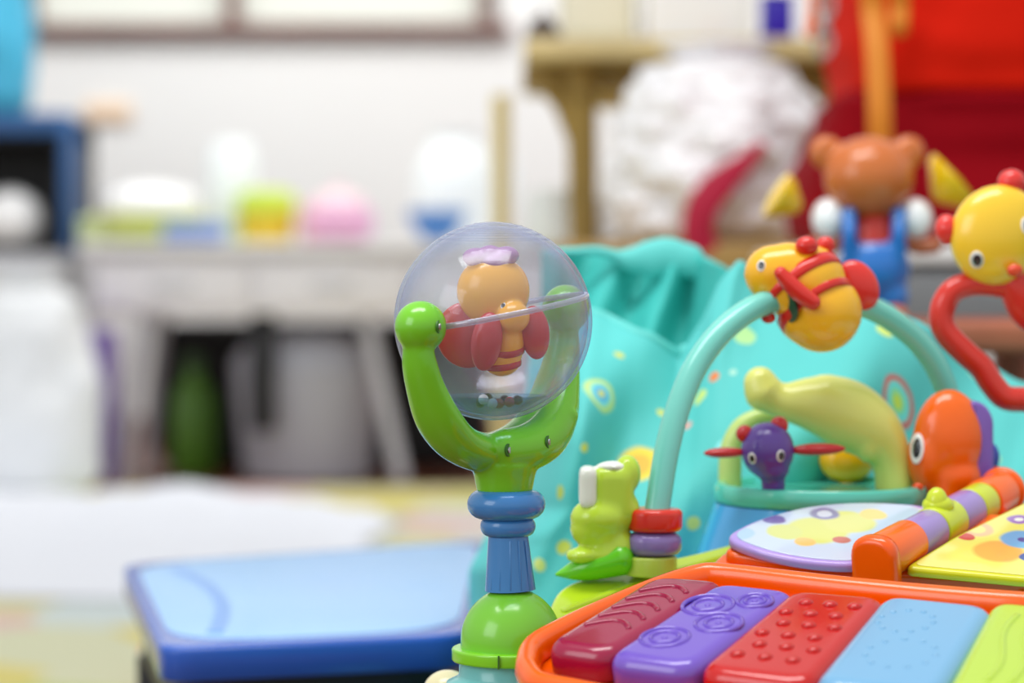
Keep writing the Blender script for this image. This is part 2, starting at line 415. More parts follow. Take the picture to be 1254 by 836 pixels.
tag(obj('tin', bm, mat('olive tin', (160, 196, 60), .4)), 'small olive green tin behind the yellow tub', 'tin')
t = thing('lidded_pot', (onx(417), 5.14, DT), 'pink rounded pot with a lid, on the desk right of the yellow tub', 'pot')
bm = BM(); lathe(bm, (onx(417), 5.14, DT), [(.05, 0), (.07, .012), (.078, .045), (.07, .07), (.06, .078)], 40); obj('body', bm, mat('pink ware', (232, 176, 208), .4), t)
bm = BM(); lathe(bm, (onx(417), 5.14, DT+.0785), [(.062, 0), (.05, .02), (.02, .03), (.012, .036), (.012, .046), (.001, .05)], 32); obj('lid', bm, mat('rose ware', (236, 206, 212), .4), t)
bm = BM(); box(bm, (onx(382, 5.3), 5.33, DT+.045), (.05, .06, .09), bev=.012, seg=3)
tag(obj('small_box', bm, mat('dusty rose', (214, 160, 170), .5)), 'dusty rose box behind the pink pot', 'box')
t = thing('blue_bowl', (onx(536), 5.16, DT), 'blue bowl beside the tall white jug on the desk', 'bowl')
bm = BM(); lathe(bm, (onx(536), 5.16, DT), [(.03, 0), (.034, .01), (.06, .05), (.066, .07), (.058, .068), (.03, .03), (.001, .022)], 32); obj('bowl', bm, mat('blue ware', (74, 132, 200), .35), t)
t = thing('water_jug', (onx(548, 5.42), 5.42, DT), 'tall white jug behind the blue bowl', 'jug')
bm = BM(); lathe(bm, (onx(555, 5.42), 5.42, DT), [(.07, 0), (.085, .02), (.09, .14), (.07, .2), (.05, .23), (.055, .25)], 40); obj('body', bm, mat('white ware', (240, 246, 246), .25), t)
bm = BM(); hp = [Vector((onx(555, 5.42)+.08, 5.42, DT+.19)), Vector((onx(555, 5.42)+.13, 5.42, DT+.17)), Vector((onx(555, 5.42)+.12, 5.42, DT+.08)), Vector((onx(555, 5.42)+.083, 5.42, DT+.06))]
sweep(bm, catmull(hp, 6), .012, seg=12); obj('handle', bm, mat('white ware', (240, 246, 246), .25), t)
bm = BM(); box(bm, (onx(248), 5.06, DT+.02), (.13, .08, .04), bev=.012, seg=3, rz=.2)
tag(obj('pencil_case', bm, mat('blue cloth', (120, 150, 214), .7)), 'soft blue pencil case in front of the bowl on the desk', 'case')
bm = BM(); lathe(bm, (onx(285, 5.42), 5.42, DT), [(.05, 0), (.055, .01), (.055, .2), (.04, .23), (.001, .235)], 32)
tag(obj('canister', bm, mat('white ware', (240, 246, 246), .25)), 'plain white canister on the desk near the wall', 'canister')
bm = BM(); box(bm, (onx(122, 5.42), 5.43, DT+.03), (.08, .10, .06), bev=.008)
tag(obj('snack_box', bm, mat('pale lime', (206, 220, 160), .7)), 'pale lime box at the left end of the desk', 'box')
bm = BM(); o_ = P(132, 137, WY-.02); box(bm, (o_.x, WY-.01, o_.z), (.12, .018, .05), bev=.006)
tag(obj('wall_plaque', bm, mat('peach board', (238, 208, 176), .6)), 'small peach coloured strip fixed on the white wall', 'plaque')

# =============================================================== blue low table
bz = P(380, 795, 1.1).z; nrmz = Vector((0, 0, 1)); o_ = Vector((0, 0, bz))
cs = [ray_plane(a, b, o_, nrmz) for a, b in ((196, 793), (150, 690), (600, 660), (574, 776))]
poly = [Vector((c.x, c.y)) for c in cs]
bt = thing('folding_table', (poly[0].x+.2, poly[0].y+.15, 0), 'low blue table with a pale blue top and rounded printed corners', 'table')
X, Y, Z = Vector((1, 0, 0)), Vector((0, 1, 0)), Vector((0, 0, 1))
bm = BM(); pillow(bm, roundpoly(poly, .018), Vector((0, 0, bz)), X, Y, Z, 0, -.0165, .003); obj('tabletop', bm, plastic('royal blue', (40, 92, 190)), bt)
cen = sum(poly, Vector((0, 0)))/4
inn = [cen+(p-cen)*s for p, s in zip(poly, (.93, .93, .93, .93))]
bm = BM(); pillow(bm, roundpoly(inn, .05), Vector((0, 0, bz)), X, Y, Z, .0006, -.001, .0004)
sky = mat('pale blue laminate', (146, 194, 240), .35, coat=.1)
sh = obj('surface_sheet', bm, sky, bt)
u = (poly[1]-poly[0]).normalized(); w_ = (poly[3]-poly[0]).normalized()
bm = BM()
pts = [poly[0]*(1-t)+poly[1]*t+w_*(.022+.020*math.sin(PI*t)) for t in [.1+.8*k/20 for k in range(21)]]
sweep(bm, [Vector((v.x, v.y, bz+.0007)) for v in pts], [(.004, .0004)]*21, ref=(0, 0, 1), seg=8)
obj('corner_print', bm, mat('cornflower print', (110, 160, 226), .35), sh)
bm = BM(); pillow(bm, roundpoly([cen+(p-cen)*.9 for p in poly], .03), Vector((0, 0, bz)), X, Y, Z, -.017, -.05, .002)
obj('underside_shade', bm, mat('dark leg and shade', (30, 34, 44), .5), bt)  # dark slab stands in for the shade beneath the tabletop
for p in poly:
    v = cen+(p-cen)*.8
    bm = BM(); sweep(bm, [(v.x, v.y, .014), (v.x, v.y, bz-.051)], [.011, .013], seg=16, caps=False)
    bmesh.ops.holes_fill(bm, edges=[e for e in bm.edges if e.is_boundary]); obj('leg', bm, mat('dark leg and shade', (30, 34, 44), .5), bt)

# =============================================================== wooden table on the right
wood = mat('honey wood', (226, 204, 144), .4, var=.12, vscale=9)
wood2 = mat('dark honey wood', (160, 132, 62), .45, var=.15, vscale=9)
D0, D1 = 2.45, 2.95
z1 = P(0, 46, D0).z; z0 = P(0, 72, D0).z; xl = P(594, 0, D0).x; xr = P(1230, 0, D0).x
wt = thing('side_table', ((xl+xr)/2, 2.7, 0), 'honey coloured wooden table with a low shelf at the right back', 'table')
bm = BM(); box(bm, ((xl+xr)/2+.02, (D0+D1)/2, (z0+z1)/2), (xr-xl-.04, D1-D0, z1-z0), bev=.004); obj('tabletop', bm, wood, wt)
bm = BM(); box(bm, ((P(640, 0, D0+.1).x+xr)/2, D0+.09, z0-.013), (xr-P(640, 0, D0+.1).x, .04, .024), bev=.003); obj('apron', bm, wood2, wt)
bm = BM(); zz = P(0, 122, 2.9).z; box(bm, ((xl+xr)/2+.05, 2.9, zz), (xr-xl-.08, .02, .024), bev=.003); obj('rear_rail', bm, mat('pale honey wood', (232, 214, 150), .5), wt)
sz = P(0, 300, D0).z
for (px, w, dd, m_) in ((712, .026, D0+.06, wood2), (614, .018, 2.9, mat('pale honey wood', (232, 214, 150), .5)), (1215, .026, D0+.06, wood2), (1150, .024, 2.9, wood)):
    xx = P(px, 0, dd).x
    bm = BM(); sweep(bm, [(xx+(.008 if px == 712 else 0), dd, .013 if dd > 2.6 else .013), (xx, dd, z0-.001)], [(w*.5, w*.5), (w*.62, w*.5)], ref=(0, 1, 0), seg=4, caps=False)
    bmesh.ops.holes_fill(bm, edges=[e for e in bm.edges if e.is_boundary]); obj('leg', bm, m_, wt)
bm = BM(); xx = P(700, 0, D0+.06).x
sweep(bm, [P(712, 190, D0+.06), P(690, 130, D0+.06), P(672, 104, D0+.06)], [(.009, .008), (.01, .008), (.012, .008)], ref=(0, 1, 0), seg=8); obj('bracket', bm, wood2, wt)
bm = BM(); box(bm, ((P(632, 0, D0).x+xr)/2+.02, (D0+D1)/2-.13, sz-.016), (xr-P(632, 0, D0).x-.04, D1-D0+.20, .03), bev=.003); obj('shelf', bm, mat('tan wood', (176, 142, 80), .45), wt)
TT = z1+.0005
def tx(px, D=2.6): return P(px, 0, D).x
k = thing('small_pot', (tx(665), 2.6, TT), 'small dark brown pot near the left end of the wooden table', 'pot')
bm = BM(); lathe(bm, (tx(665), 2.6, TT), [(.012, 0), (.018, .006), (.02, .018), (.014, .028), (.013, .03)], 28); obj('body', bm, mat('dark ceramic', (74, 58, 48), .35), k)
bm = BM(); lathe(bm, (tx(665), 2.6, TT+.0305), [(.014, 0), (.008, .005), (.003, .007), (.004, .011), (.001, .013)], 20); obj('lid', bm, mat('dark ceramic', (74, 58, 48), .35), k)
k = thing('kitchen_appliance', (tx(735), 2.7, TT), 'cream rounded kitchen appliance on the wooden table behind the dark pot', 'appliance')
bm = BM(); box(bm, (tx(735), 2.72, TT+.065), (.085, .12, .13), bev=.02, seg=4); obj('body', bm, mat('cream plastic', (240, 236, 214), .35), k)
bm = BM(); box(bm, (tx(735), 2.655, TT+.02), (.05, .008, .012), bev=.003); obj('tray', bm, mat('cream shade', (214, 208, 176), .4), k)
k = thing('storage_box', (tx(858), 2.7, TT), 'white box on the wooden table between the cream appliance and violet box', 'box')
bm = BM(); box(bm, (tx(858), 2.7, TT+.055), (.115, .16, .11), bev=.012, seg=4); obj('body', bm, mat('white gloss', (250, 250, 250), .15, coat=1), k)
bm = BM(); box(bm, (tx(858), 2.616, TT+.012), (.085, .008, .006), bev=.002); obj('handle', bm, mat('grey slot', (150, 148, 140), .4), k)
k = thing('tea_box', (tx(950, 2.5), 2.5, TT), 'deep violet blue box at the right of the wooden table', 'box')
bm = BM(); box(bm, (tx(950, 2.5), 2.5, TT+.022), (.033, .03, .044), bev=.002); obj('box', bm, mat('violet card', (44, 20, 168), .4), k)
bm = BM(); box(bm, (tx(950, 2.5), 2.5, TT+.046), (.034, .031, .004), bev=.001); obj('lid', bm, mat('violet lid', (52, 30, 160), .4), k)

# clear plastic bag with ribbon on the shelf
pbg = thing('plastic_bag', (tx(875, 2.3), 2.34, sz), 'shiny crumpled clear plastic bag on the shelf of the wooden table', 'bag')
bmx = sack((tx(882, 2.3), 2.335, sz), .098, .19, 21, sx=1.0, pinch=.62, amp=.20, n=90, m=60)
obj('bag', bmx, mat('cloudy film', (250, 250, 252), .16, coat=.6, spec=.8, bump=.6, bscale=28), pbg, sharp=0)
bm = BM(); rp = catmull([P(935, 175, 2.22), P(915, 196, 2.215), P(885, 222, 2.21), P(862, 250, 2.21), P(855, 285, 2.215), P(866, 310, 2.22)], 6)
sweep(bm, rp, [( .004+.011*min(1, i/14), .0015) for i in range(len(rp))], ref=(0, 1, 0), seg=10)
obj('ribbon', bm, mat('crimson ribbon', (190, 30, 66), .5), pbg, sharp=0, label='crimson ribbon hanging down its front')
bmx = sack((tx(738, 2.55), 2.56, sz), .035, .05, 33, amp=.3, n=60, m=40, pinch=.7)
tag(obj('food_bag', bmx, mat('cloudy film', (234, 236, 238), .16), sharp=0), 'small silvery crumpled bag on the table shelf beside the table leg', 'bag')
bm = BM(); lathe(bm, (tx(680, 2.7), 2.72, sz), [(.02, 0), (.032, .006), (.034, .05), (.026, .066), (.001, .07)], 28)
tag(obj('jar', bm, mat('white ware', (240, 246, 246), .25)), 'round white jar on the table shelf left of the table leg', 'jar')

# =============================================================== cabinet, red bag and bear
cz = P(0, 300, 1.75).z; xl = P(985, 0, 1.75).x; xr = xl+.42
cb = thing('drawer_cabinet', ((xl+xr)/2, 1.93, 0), 'grey drawer cabinet with a white top under the red bag', 'cabinet')
bm = BM(); box(bm, ((xl+xr)/2, 1.93, cz-.007), (xr-xl, .37, .014), bev=.003); obj('top', bm, mat('white laminate', (226, 224, 222), .35), cb)
bm = BM(); box(bm, ((xl+xr)/2, 1.935, (cz-.015)/2), (xr-xl-.02, .34, cz-.016), bev=.003); obj('body', bm, mat('grey board', (178, 178, 182), .6), cb)
zt = cz-.018
for hh, m_ in ((.048, mat('dark grey front', (122, 124, 126), .45)), (.12, mat('white front', (228, 228, 226), .4)), (.12, mat('white front', (228, 228, 226), .4)), (.12, mat('white front', (228, 228, 226), .4))):
    bm = BM(); box(bm, ((xl+xr)/2, 1.757, zt-hh/2), (xr-xl-.03, .014, hh-.004), bev=.002); d = obj('drawer', bm, m_, cb)
    bm = BM(); box(bm, ((xl+xr)/2+.02, 1.745, zt-hh/2), (.08, .01, .008), bev=.003); obj('handle', bm, mat('steel', (190, 190, 190), .3, metal=1), d)
    zt -= hh
rb = thing('backpack', (xl+.2, 1.93, cz), 'big red bag with orange straps standing on the grey cabinet', 'bag')
def cloth_body(cx, cy, z0, w, d, h, seed, amp=.015, n=72, m=50):
    bm = BM(); rings = []
    for j in range(m+1):
        v = j/m; ring = []
        for i in range(n):
            a = 2*PI*i/n; ca, sa = math.cos(a), math.sin(a)
            e = .38
            x = math.copysign(abs(ca)**e, ca)*w/2; y = math.copysign(abs(sa)**e, sa)*d/2
            sh = interp([(0, .9), (.06, 1), (.5, 1.03), (.9, .95), (1, .8)], v)
            q = Vector((x*sh, y*sh, v*h))
            f = noise.noise(Vector((q.x*7-q.z*6, q.y*5, q.z*16+seed)))*amp + noise.noise(Vector((q.x*18, q.y*9, q.z*38+q.x*20+seed)))*amp*.4
            nn = Vector((x, y, 0)).normalized()
            q += nn*f; ring.append(bm.verts.new(Vector((cx, cy, z0))+q))
        rings.append(ring)
    for a, b in zip(rings, rings[1:]):
        for k in range(n): bm.faces.new((a[k], a[(k+1) % n], b[(k+1) % n], b[k]))
    bm.faces.new(rings[0]); bm.faces.new(rings[-1]); return bm
bx0 = P(1006, 0, 1.8).x; bw = .30; zsplit = P(0, 95, 1.76).z
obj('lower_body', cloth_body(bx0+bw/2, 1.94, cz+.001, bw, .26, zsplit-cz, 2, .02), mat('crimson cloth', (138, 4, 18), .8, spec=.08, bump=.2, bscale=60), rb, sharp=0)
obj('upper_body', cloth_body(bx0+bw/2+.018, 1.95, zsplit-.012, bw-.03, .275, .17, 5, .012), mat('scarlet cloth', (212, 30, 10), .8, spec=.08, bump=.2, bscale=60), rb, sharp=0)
bm = BM(); sp = catmull([P(1067, -70, 1.76), P(1068, 0, 1.785), P(1074, 60, 1.775), P(1077, 130, 1.77), P(1078, 175, 1.775), P(1080, 230, 1.785)], 5)
sweep(bm, sp, [(.0085, .0022)]*len(sp), ref=(0, 1, 0), seg=10); obj('strap', bm, mat('orange webbing', (226, 136, 30), .6), rb)
bm = BM(); sp = catmull([P(1101, -70, 1.76), P(1102, 0, 1.785), P(1101, 28, 1.785), P(1101, 42, 1.79)], 5)
sweep(bm, sp, [(.007, .002)]*len(sp), ref=(0, 1, 0), seg=10); obj('zip_pull', bm, mat('orange webbing', (226, 136, 30), .6), rb)
bm = BM()
for i, py in enumerate((-20, 6, 30, 52)):
    c = P(1012-i, py, 1.77); R_ = [c+Vector((.006*math.cos(t_)*(1 if i % 2 else .4), .006*math.cos(t_)*(.3 if i % 2 else .9), .010*math.sin(t_))) for t_ in [k*2*PI/20 for k in range(20)]]
    sweep(bm, R_, .002, closed=True, seg=8, ref=(0, 0, 1) if False else None)
obj('metal_chain', bm, mat('steel', (190, 190, 190), .3, metal=1), rb)
bm = BM(); sp = catmull([P(1003, -70, 1.82), P(1000, 20, 1.82), P(998, 30, 1.82), P(996, 44, 1.82)], 5)
sweep(bm, sp, [(.007, .0025)]*len(sp), ref=(0, 1, 0), seg=10); obj('side_strap', bm, mat('coral webbing', (224, 104, 44), .6), rb)

# wooden stool carrying the bear
sz2 = P(0, 393, 1.33).z; sx = P(1120, 0, 1.38).x
sl = thing('stool', (sx, 1.40, 0), 'reddish brown wooden stool behind the turquoise seat, under the bear', 'stool')
bm = BM(); box(bm, (sx+.005, 1.41, sz2-.009), (.20, .18, .018), bev=.005, seg=3); obj('seat', bm, mat('red brown wood', (172, 96, 66), .4, var=.2, vscale=14), sl)
for a in (-1, 1):
    for b in (-1, 1):
        bm = BM(); sweep(bm, [(sx+a*.095, 1.41+b*.085, .013 if b > 9 else .001), (sx+a*.075, 1.41+b*.065, sz2-.019)], [.010, .012], seg=14, caps=False)
        bmesh.ops.holes_fill(bm, edges=[e for e in bm.edges if e.is_boundary]); obj('leg', bm, mat('red brown wood', (172, 96, 66), .4, var=.2, vscale=14), sl)
BD = 1.36; s = BD/F
def b_(px, py, dd=0): return P(px, py, BD+dd)
be = thing('toy_bear', (b_(1068, 393).x, BD+.02, sz2), 'orange brown toy bear in blue overalls seen from behind on the stool', 'toy bear')
bm = BM()
ell(bm, b_(1064, 217), (55*s, 48*s, 50*s)); 
for ex in (1011, 1112): ell(bm, b_(ex, 186), (21*s, 12*s, 21*s))
obj('head', bm, plastic('bear orange', (206, 110, 48)), be, mods=blobmods(.0018, 3))
bm = BM()
ell(bm, b_(1070, 300), (32*s, 24*s, 44*s)); obj('shirt', bm, plastic('bear red', (200, 50, 40)), be)
bm = BM()
ell(bm, b_(1070, 328), (45*s, 34*s, 42*s)); ell(bm, b_(1052, 362), (23*s, 24*s, 26*s)); ell(bm, b_(1090, 362), (23*s, 24*s, 26*s))
for sx_ in (1040, 1101): sweep(bm, [b_(sx_, 320, -.009), b_(sx_, 285, -.013), b_(sx_, 262, -.008), b_(sx_, 258, .012)], [7*s*1.4]*4, seg=12)
obj('overalls', bm, plastic('bear blue', (38, 116, 198)), be, mods=blobmods(.0018, 3))
for sg, ax in ((-1, 1), (1, 1)):
    bm = BM(); x0_ = 1070+sg*28
    sweep(bm, catmull([b_(x0_, 288), b_(x0_+sg*25, 302), b_(x0_+sg*48, 300)], 5), [10*s]*11, seg=14); a_ = obj('arm', bm, plastic('bear brown', (176, 92, 48)), be)
    bm = BM(); ell(bm, b_(1070+sg*55 if sg < 0 else 1121, 268), (21*s, 19*s, 25*s)); obj('cuff', bm, mat('white gloss', (250, 250, 250), .15, coat=1), a_)
    bm = BM(); c = b_(962, 256, .01) if sg < 0 else b_(1162, 244, .01)
    lathe(bm, c-Vector((sg*18*s, 0, 0)), [(4*s, 0), (10*s, 3*s), ((28 if sg < 0 else 42)*s, 26*s), ((30 if sg < 0 else 44)*s, 36*s), ((10)*s, 40*s), (.0001, 40*s)], 28, axis=(sg*.75, -.1, .66 if sg > 0 else .45)); obj('hand_bell', bm, plastic('bear yellow', (246, 200, 20)), a_)
    bm = BM(); lx = 1070+sg*22
    ell(bm, b_(lx, 385, -.004), (19*s, 26*s, 14*s)); obj('foot', bm, plastic('bear orange', (206, 110, 48)), be)

# =============================================================== activity centre tray
tz = .282
TO = Vector((.22, 1.05, 0))
tray = thing('activity_center', (TO.x, TO.y, 0), 'turquoise and lime activity center tray carrying all the clip-on toys', 'baby toy')
outl = [(-.0235, .853), (-.019, .836), (-.004, .826), (.02, .80), (.05, .72), (.15, .68), (.36, .70), (.54, .86), (.57, 1.03), (.48, 1.2), (.3, 1.28), (.12, 1.26), (.02, 1.16), (.006, 1.0), (-.006, .90), (-.016, .88)]
pl = [Vector(p) for p in catmull(outl+[outl[0]], 5)[:-1]]
bm = BM(); pillow(bm, pl, Vector((0, 0, 0)), X, Y, Z, tz, .20, .012)
teal = plastic('turquoise plastic', (112, 208, 202)); obj('tray', bm, teal, tray)
bm = BM(); lathe(bm, TO+Vector((0, 0, .001)), [(.001, 0), (.20, 0), (.205, .012), (.19, .035), (.10, .055), (.001, .055)], 64); obj('rocker_base', bm, teal, tray)
for a in range(3):
    an = a*2*PI/3+.9; bm = BM(); dv = Vector((math.cos(an), math.sin(an), 0))
    sweep(bm, [TO+dv*.17+Z*.03, TO+dv*.22+Z*.199], [.022, .02], seg=20, caps=False); bmesh.ops.holes_fill(bm, edges=[e for e in bm.edges if e.is_boundary])
    obj('leg', bm, plastic('leg blue', (60, 130, 196)), tray)
dn = Vector((0, -math.sin(math.radians(20)), math.cos(math.radians(20)))); do = P(760, 715, .915)
pp = [ray_plane(a, b, do, dn) for a, b in ((670, 744), (686, 714), (745, 697), (850, 676), (900, 662), (960, 650), (960, 700), (880, 720), (760, 768), (700, 790), (676, 785))]
e2 = Vector((0, dn.z, -dn.y)); 
def to2(p, o, a, b): return Vector(((p-o).dot(a), (p-o).dot(b)))
bm = BM(); pillow(bm, roundpoly([to2(p, do, X, e2) for p in pp], .01), do, X, e2, dn, 0, -.045, .003)
# raised rib on the deck
rp = [ray_plane(a, b, do, dn) for a, b in ((690, 748), (760, 722), (850, 692), (890, 680))]
sweep(bm, catmull(rp, 6), [(.0016, .0012)]*19, ref=dn, seg=12)
obj('deck', bm, plastic('lime deck', (196, 226, 40)), tray)
bm = BM(); c = P(548, 846, .90); ell(bm, c, (S(30, .9), S(30, .9), S(26, .9))); sweep(bm, [c, c+Vector((.03, .0, -.01))], [.004, .004], seg=12)
obj('caster_cover', bm, plastic('cream plastic gloss', (232, 222, 176)), tray)
# pedestal housing the tray toys stand on
bm = BM(); pc = P(1005, 640, .99); lathe(bm, Vector((pc.x, .99, .283)), [(.001, 0), (.075, 0), (.073, .006), (.001, .006)], 48)
obj('back_plate', bm, plastic('sky blue plastic', (70, 160, 216)), tray)

# =============================================================== spinner
SD = .853; g = SD/F
sp = thing('globe_spinner', P(621, 830, SD), 'clear ball spinner with a butterfly inside on a green and blue stem', 'spinner toy')
gc = P(604, 393, SD)
green = plastic('leaf green', (116, 200, 34)); green2 = plastic('apple green', (124, 206, 52)); blu = plastic('stem blue', (60, 134, 200))
def st(px, py): return P(px, py, SD)
# base
c = st(625, 830)
bm = BM(); lathe(bm, c-Z*.004, [(.0001, 0), (82*g, 0), (78*g, 3*g+.002), (66*g, .0045), (63*g, .0055), (63*g, .0115), (60*g, .0120), (.0001, .0120)], 64); obj('socket', bm, plastic('turquoise socket', (110, 196, 194)), sp)
c = st(625, 808); bm = BM(); lathe(bm, c, roundprof(72*g, 0, 16*g, 3*g), 64)
for aa in (-115, 65):    # clip gap
    pass
obj('clip_ring', bm, plastic('lime green ring', (130, 212, 30)), sp)
bm = BM(); box(bm, c+Vector((-14*g, -71.5*g, 8*g)), (2.2*g, 4*g, 16*g)); obj('clip_gap_shade', bm, mat('shadow gap', (60, 110, 30), .5), sp)  # dark green strip painted as shade in the ring's gap
c = st(626, 793); bm = BM()
lathe(bm, c, [(.0001, 0)]+[(62*g, 0), (62*g, 10*g)]+[(62*g*math.cos(a), 10*g+64*g*math.sin(a)) for a in [i*PI/2/14 for i in range(1, 13)]]+[(.0001, 74*g)], 64)
obj('dome', bm, green2, sp)
# blue stem
bm = BM(); c = st(625, 722); prof = [(.0001, 0), (31*g, 0), (30.5*g, 6*g), (27.5*g, 35*g), (24.5*g, 66*g), (.0001, 66*g)]; lathe(bm, c, prof, 48, axis=(-.04, 0, 1))
for k in range(5):
    aa = math.radians(-140+k*25); pt = [c+Vector((r*math.cos(aa), r*math.sin(aa), h)) for r, h in ((30.8*g, 3*g), (27.4*g, 35*g), (24.8*g, 62*g))]
    sweep(bm, pt, [(1.2*g, .5*g)]*3, ref=(math.cos(aa), math.sin(aa), 0), seg=8)
obj('stem', bm, blu, sp)
c = st(622, 644); bm = BM(); lathe(bm, c, [(.0001, -14*g), (24*g, -14*g)]+[(24*g+10*g*math.cos(a), 12*g*math.sin(a)) for a in [(-90+15*i)*PI/180 for i in range(13)]]+[(.0001, 12*g)], 48); obj('small_ring', bm, blu, sp)
c = st(620, 617); bm = BM(); lathe(bm, c, [(.0001, -18*g), (30*g, -18*g)]+[(30*g+18*g*math.cos(a), 18*g*math.sin(a)) for a in [(-90+15*i)*PI/180 for i in range(13)]]+[(.0001, 18*g)], 48); obj('big_ring', bm, blu, sp)
# fork
th = math.radians(52); ax = Vector((math.cos(th), math.sin(th), .055)).normalized(); pn = ax.cross(Z).normalized()
bm = BM(); pts = []; rad = []
for k in range(49):
    t_ = math.radians(-88+176*k/48); r = interp([(-90, 144), (-60, 147), (-25, 158), (0, 161), (25, 166), (45, 163), (60, 153), (90, 144)], math.degrees(t_))
    pts.append(gc+(ax*math.sin(t_)-Z*math.cos(t_))*r*g)
    d = abs(math.degrees(t_)); dd_ = math.degrees(t_); rad.append((interp([(-90, 14), (-70, 17), (-40, 22), (0, 25), (20, 29), (45, 31), (65, 22), (90, 14)], dd_)*g, interp([(-90, 17), (-70, 25), (-40, 34), (0, 34), (40, 32), (70, 24), (90, 17)], dd_)*g))
sweep(bm, pts, rad, ref=pn, seg=32, caps=True)
kl = gc-ax*144*g+Z*0; kr = gc+ax*144*g
kl = st(515, 400); kl = P(515, 400, SD-.0315); kr = P(693, 378, SD+.033)
for kk in (kl, kr): ell(bm, kk, 31*g)
fl = catmull([(616, 552, -.006, 27), (645, 548, -.001, 29), (668, 534, .006, 29), (684, 508, .013, 25), (692, 478, .019, 19), (696, 452, .024, 15)], 6)
sweep(bm, [P(a, b, SD+c_) for a, b, c_, r_ in fl], [(r_*g, r_*g) for a, b, c_, r_ in fl], ref=pn, seg=28)
ell(bm, P(697, 509, SD+.010), 12*g)
cn = st(618, 603); lathe(bm, cn, [(.0001, 0), (34*g, 0), (34.5*g, 4*g), (38*g, 22*g), (42*g, 36*g), (.0001, 38*g)], 40)
fork = obj('fork', bm, green, sp, mods=blobmods(.0007, 10, .7))
steel = mat('steel', (190, 190, 190), .3, metal=1); dg = mat('screw well shade green', (50, 110, 14), .5)  # darker green carries the shade inside the screw recesses
for px, py in ((539, 400), (624, 551), (673, 541)):
    c, dr = hit(fork, px, py); c = c+dr*(-.0004); dr = (dr+Vector((1.3, 0, 0))).normalized()
    bm = BM(); lathe(bm, c-dr*2*g, [(.0001, 0), (8*g, 0), (8*g, 2.2*g), (7*g, 2.5*g), (.0001, 2.0*g)], 24, axis=dr); h_ = obj('screw_well', bm, dg, fork)
    bm = BM(); lathe(bm, c+dr*.6*g, [(.0001, 0), (4.2*g, 0), (4*g, 1.2*g), (.0001, 1.5*g)], 16, axis=dr); obj('screw', bm, steel, fork)
# globe shell
glass = clear('clear plastic', tint=(248, 249, 253), edge=(150, 172, 224), rough=.10, veil=.055)
bm = BM(); ell(bm, gc, 121.5*g, u=96, v=64)
bm2 = BM(); ell(bm2, gc, 116.5*g, u=96, v=64)
me_ = bpy.data.meshes.new('t'); bmesh.ops.reverse_faces(bm2, faces=bm2.faces[:]); bm2.to_mesh(me_); bm.from_mesh(me_); bm2.free(); bpy.data.meshes.remove(me_)
# fine ridges moulded around the crown
for k in range(5):
    za = 119-3.0*k**1.35; rr = math.sqrt(max(1, 121.2**2-za**2))
    sweep(bm, [gc+Vector((rr*g*math.cos(a), rr*g*math.sin(a), za*g)) for a in [i*2*PI/48 for i in range(48)]], .7*g, closed=True, seg=8, ref=(0, 0, 1))
gl = obj('globe', bm, glass, sp)
# seam disc round the globe
up = Vector((-.17, -.02, 1)).normalized(); e1 = up.cross(Y).normalized()*-1; e1 = Vector((up.z, 0, -up.x)).normalized(); e1 = (Vector((1, 0, .19))).normalized(); up = (Vector((-.19, -.045, 1))).normalized(); e2_ = up.cross(e1).normalized()
sc_ = gc+Z*10*g; bm = BM(); R0 = 117*g
sweep(bm, [sc_+e1*R0*math.cos(a)+e2_*R0*math.sin(a) for a in [i*2*PI/96 for i in range(96)]], [(2.6*g, 3.6*g)]*96, closed=True, seg=10, ref=up)
obj('seam', bm, clear('seam plastic', (228, 230, 242), (150, 160, 205), gloss=.22, rough=.15, ior=1.5, veil=.22), gl)
# moulded clear windows inside
bm = BM(); c = gc+Vector((0, 20*g, -103*g)); lathe(bm, gc+Z*-104*g, [(30*g, -8*g), (50*g, 4*g), (66*g, 12*g), (64*g, 13*g), (48*g, 6*g), (28*g, -5*g)], 48, closed=False)
obj('bead_dish', bm, clear('clear dish', (225, 240, 246), (120, 180, 200), gloss=.03, rough=.05), gl)
bc = [(592, 489, 0, (236, 238, 236)), (588, 493, 1, (20, 50, 48)), (603, 494, 0, (226, 232, 230)), (611, 494, 1, (200, 70, 80)), (624, 492, 0, (206, 70, 84)), (634, 490, 1, (30, 50, 54)), (597, 487, 2, (24, 40, 44)), (618, 490, 2, (30, 50, 54))]
for px, py, d_, rgb in bc:
    bm = BM(); ell(bm, P(px, py, SD-.004+.004*d_), 6.5*g, u=16, v=12); obj('bead', bm, plastic('bead %d %d %d' % rgb, rgb), gl)
# butterfly
org_ = (240, 168, 60)
bfm = plastic('butterfly yellow', (255, 184, 40))
bm = BM(); ell(bm, st(604, 356), (45*g, 34*g, 44*g)); ell(bm, P(628, 388, SD-.006), (21*g, 22*g, 20*g)); ell(bm, P(622, 420, SD-.002), (20*g, 20*g, 34*g)); ell(bm, P(614, 440, SD-.001), (24*g, 21*g, 21*g))
body = obj('butterfly', bm, bfm, sp, mods=blobmods(.0007, 4))
bm = BM()
for px, py, r in ((582, 315, 16), (600, 311, 15), (620, 313, 16), (606, 320, 18)): ell(bm, P(px, py, SD-.002), (r*g, r*g*1.1, r*.75*g))
obj('curl', bm, plastic('mauve', (178, 120, 170)), body, mods=blobmods(.0007, 3))
redm = plastic('wing red', (196, 36, 42))
for pc_, r, ang, dd in (((572, 410), (38, 13, 41), -.25, .002), ((596, 418), (19, 13, 36), .15, -.009), ((655, 407), (18, 13, 33), -.1, -.002)):
    bm = BM(); ell(bm, P(pc_[0], pc_[1], SD+dd), tuple(v*g for v in r), rot=Matrix.Rotation(ang, 3, 'Y')); obj('wing', bm, redm, body)
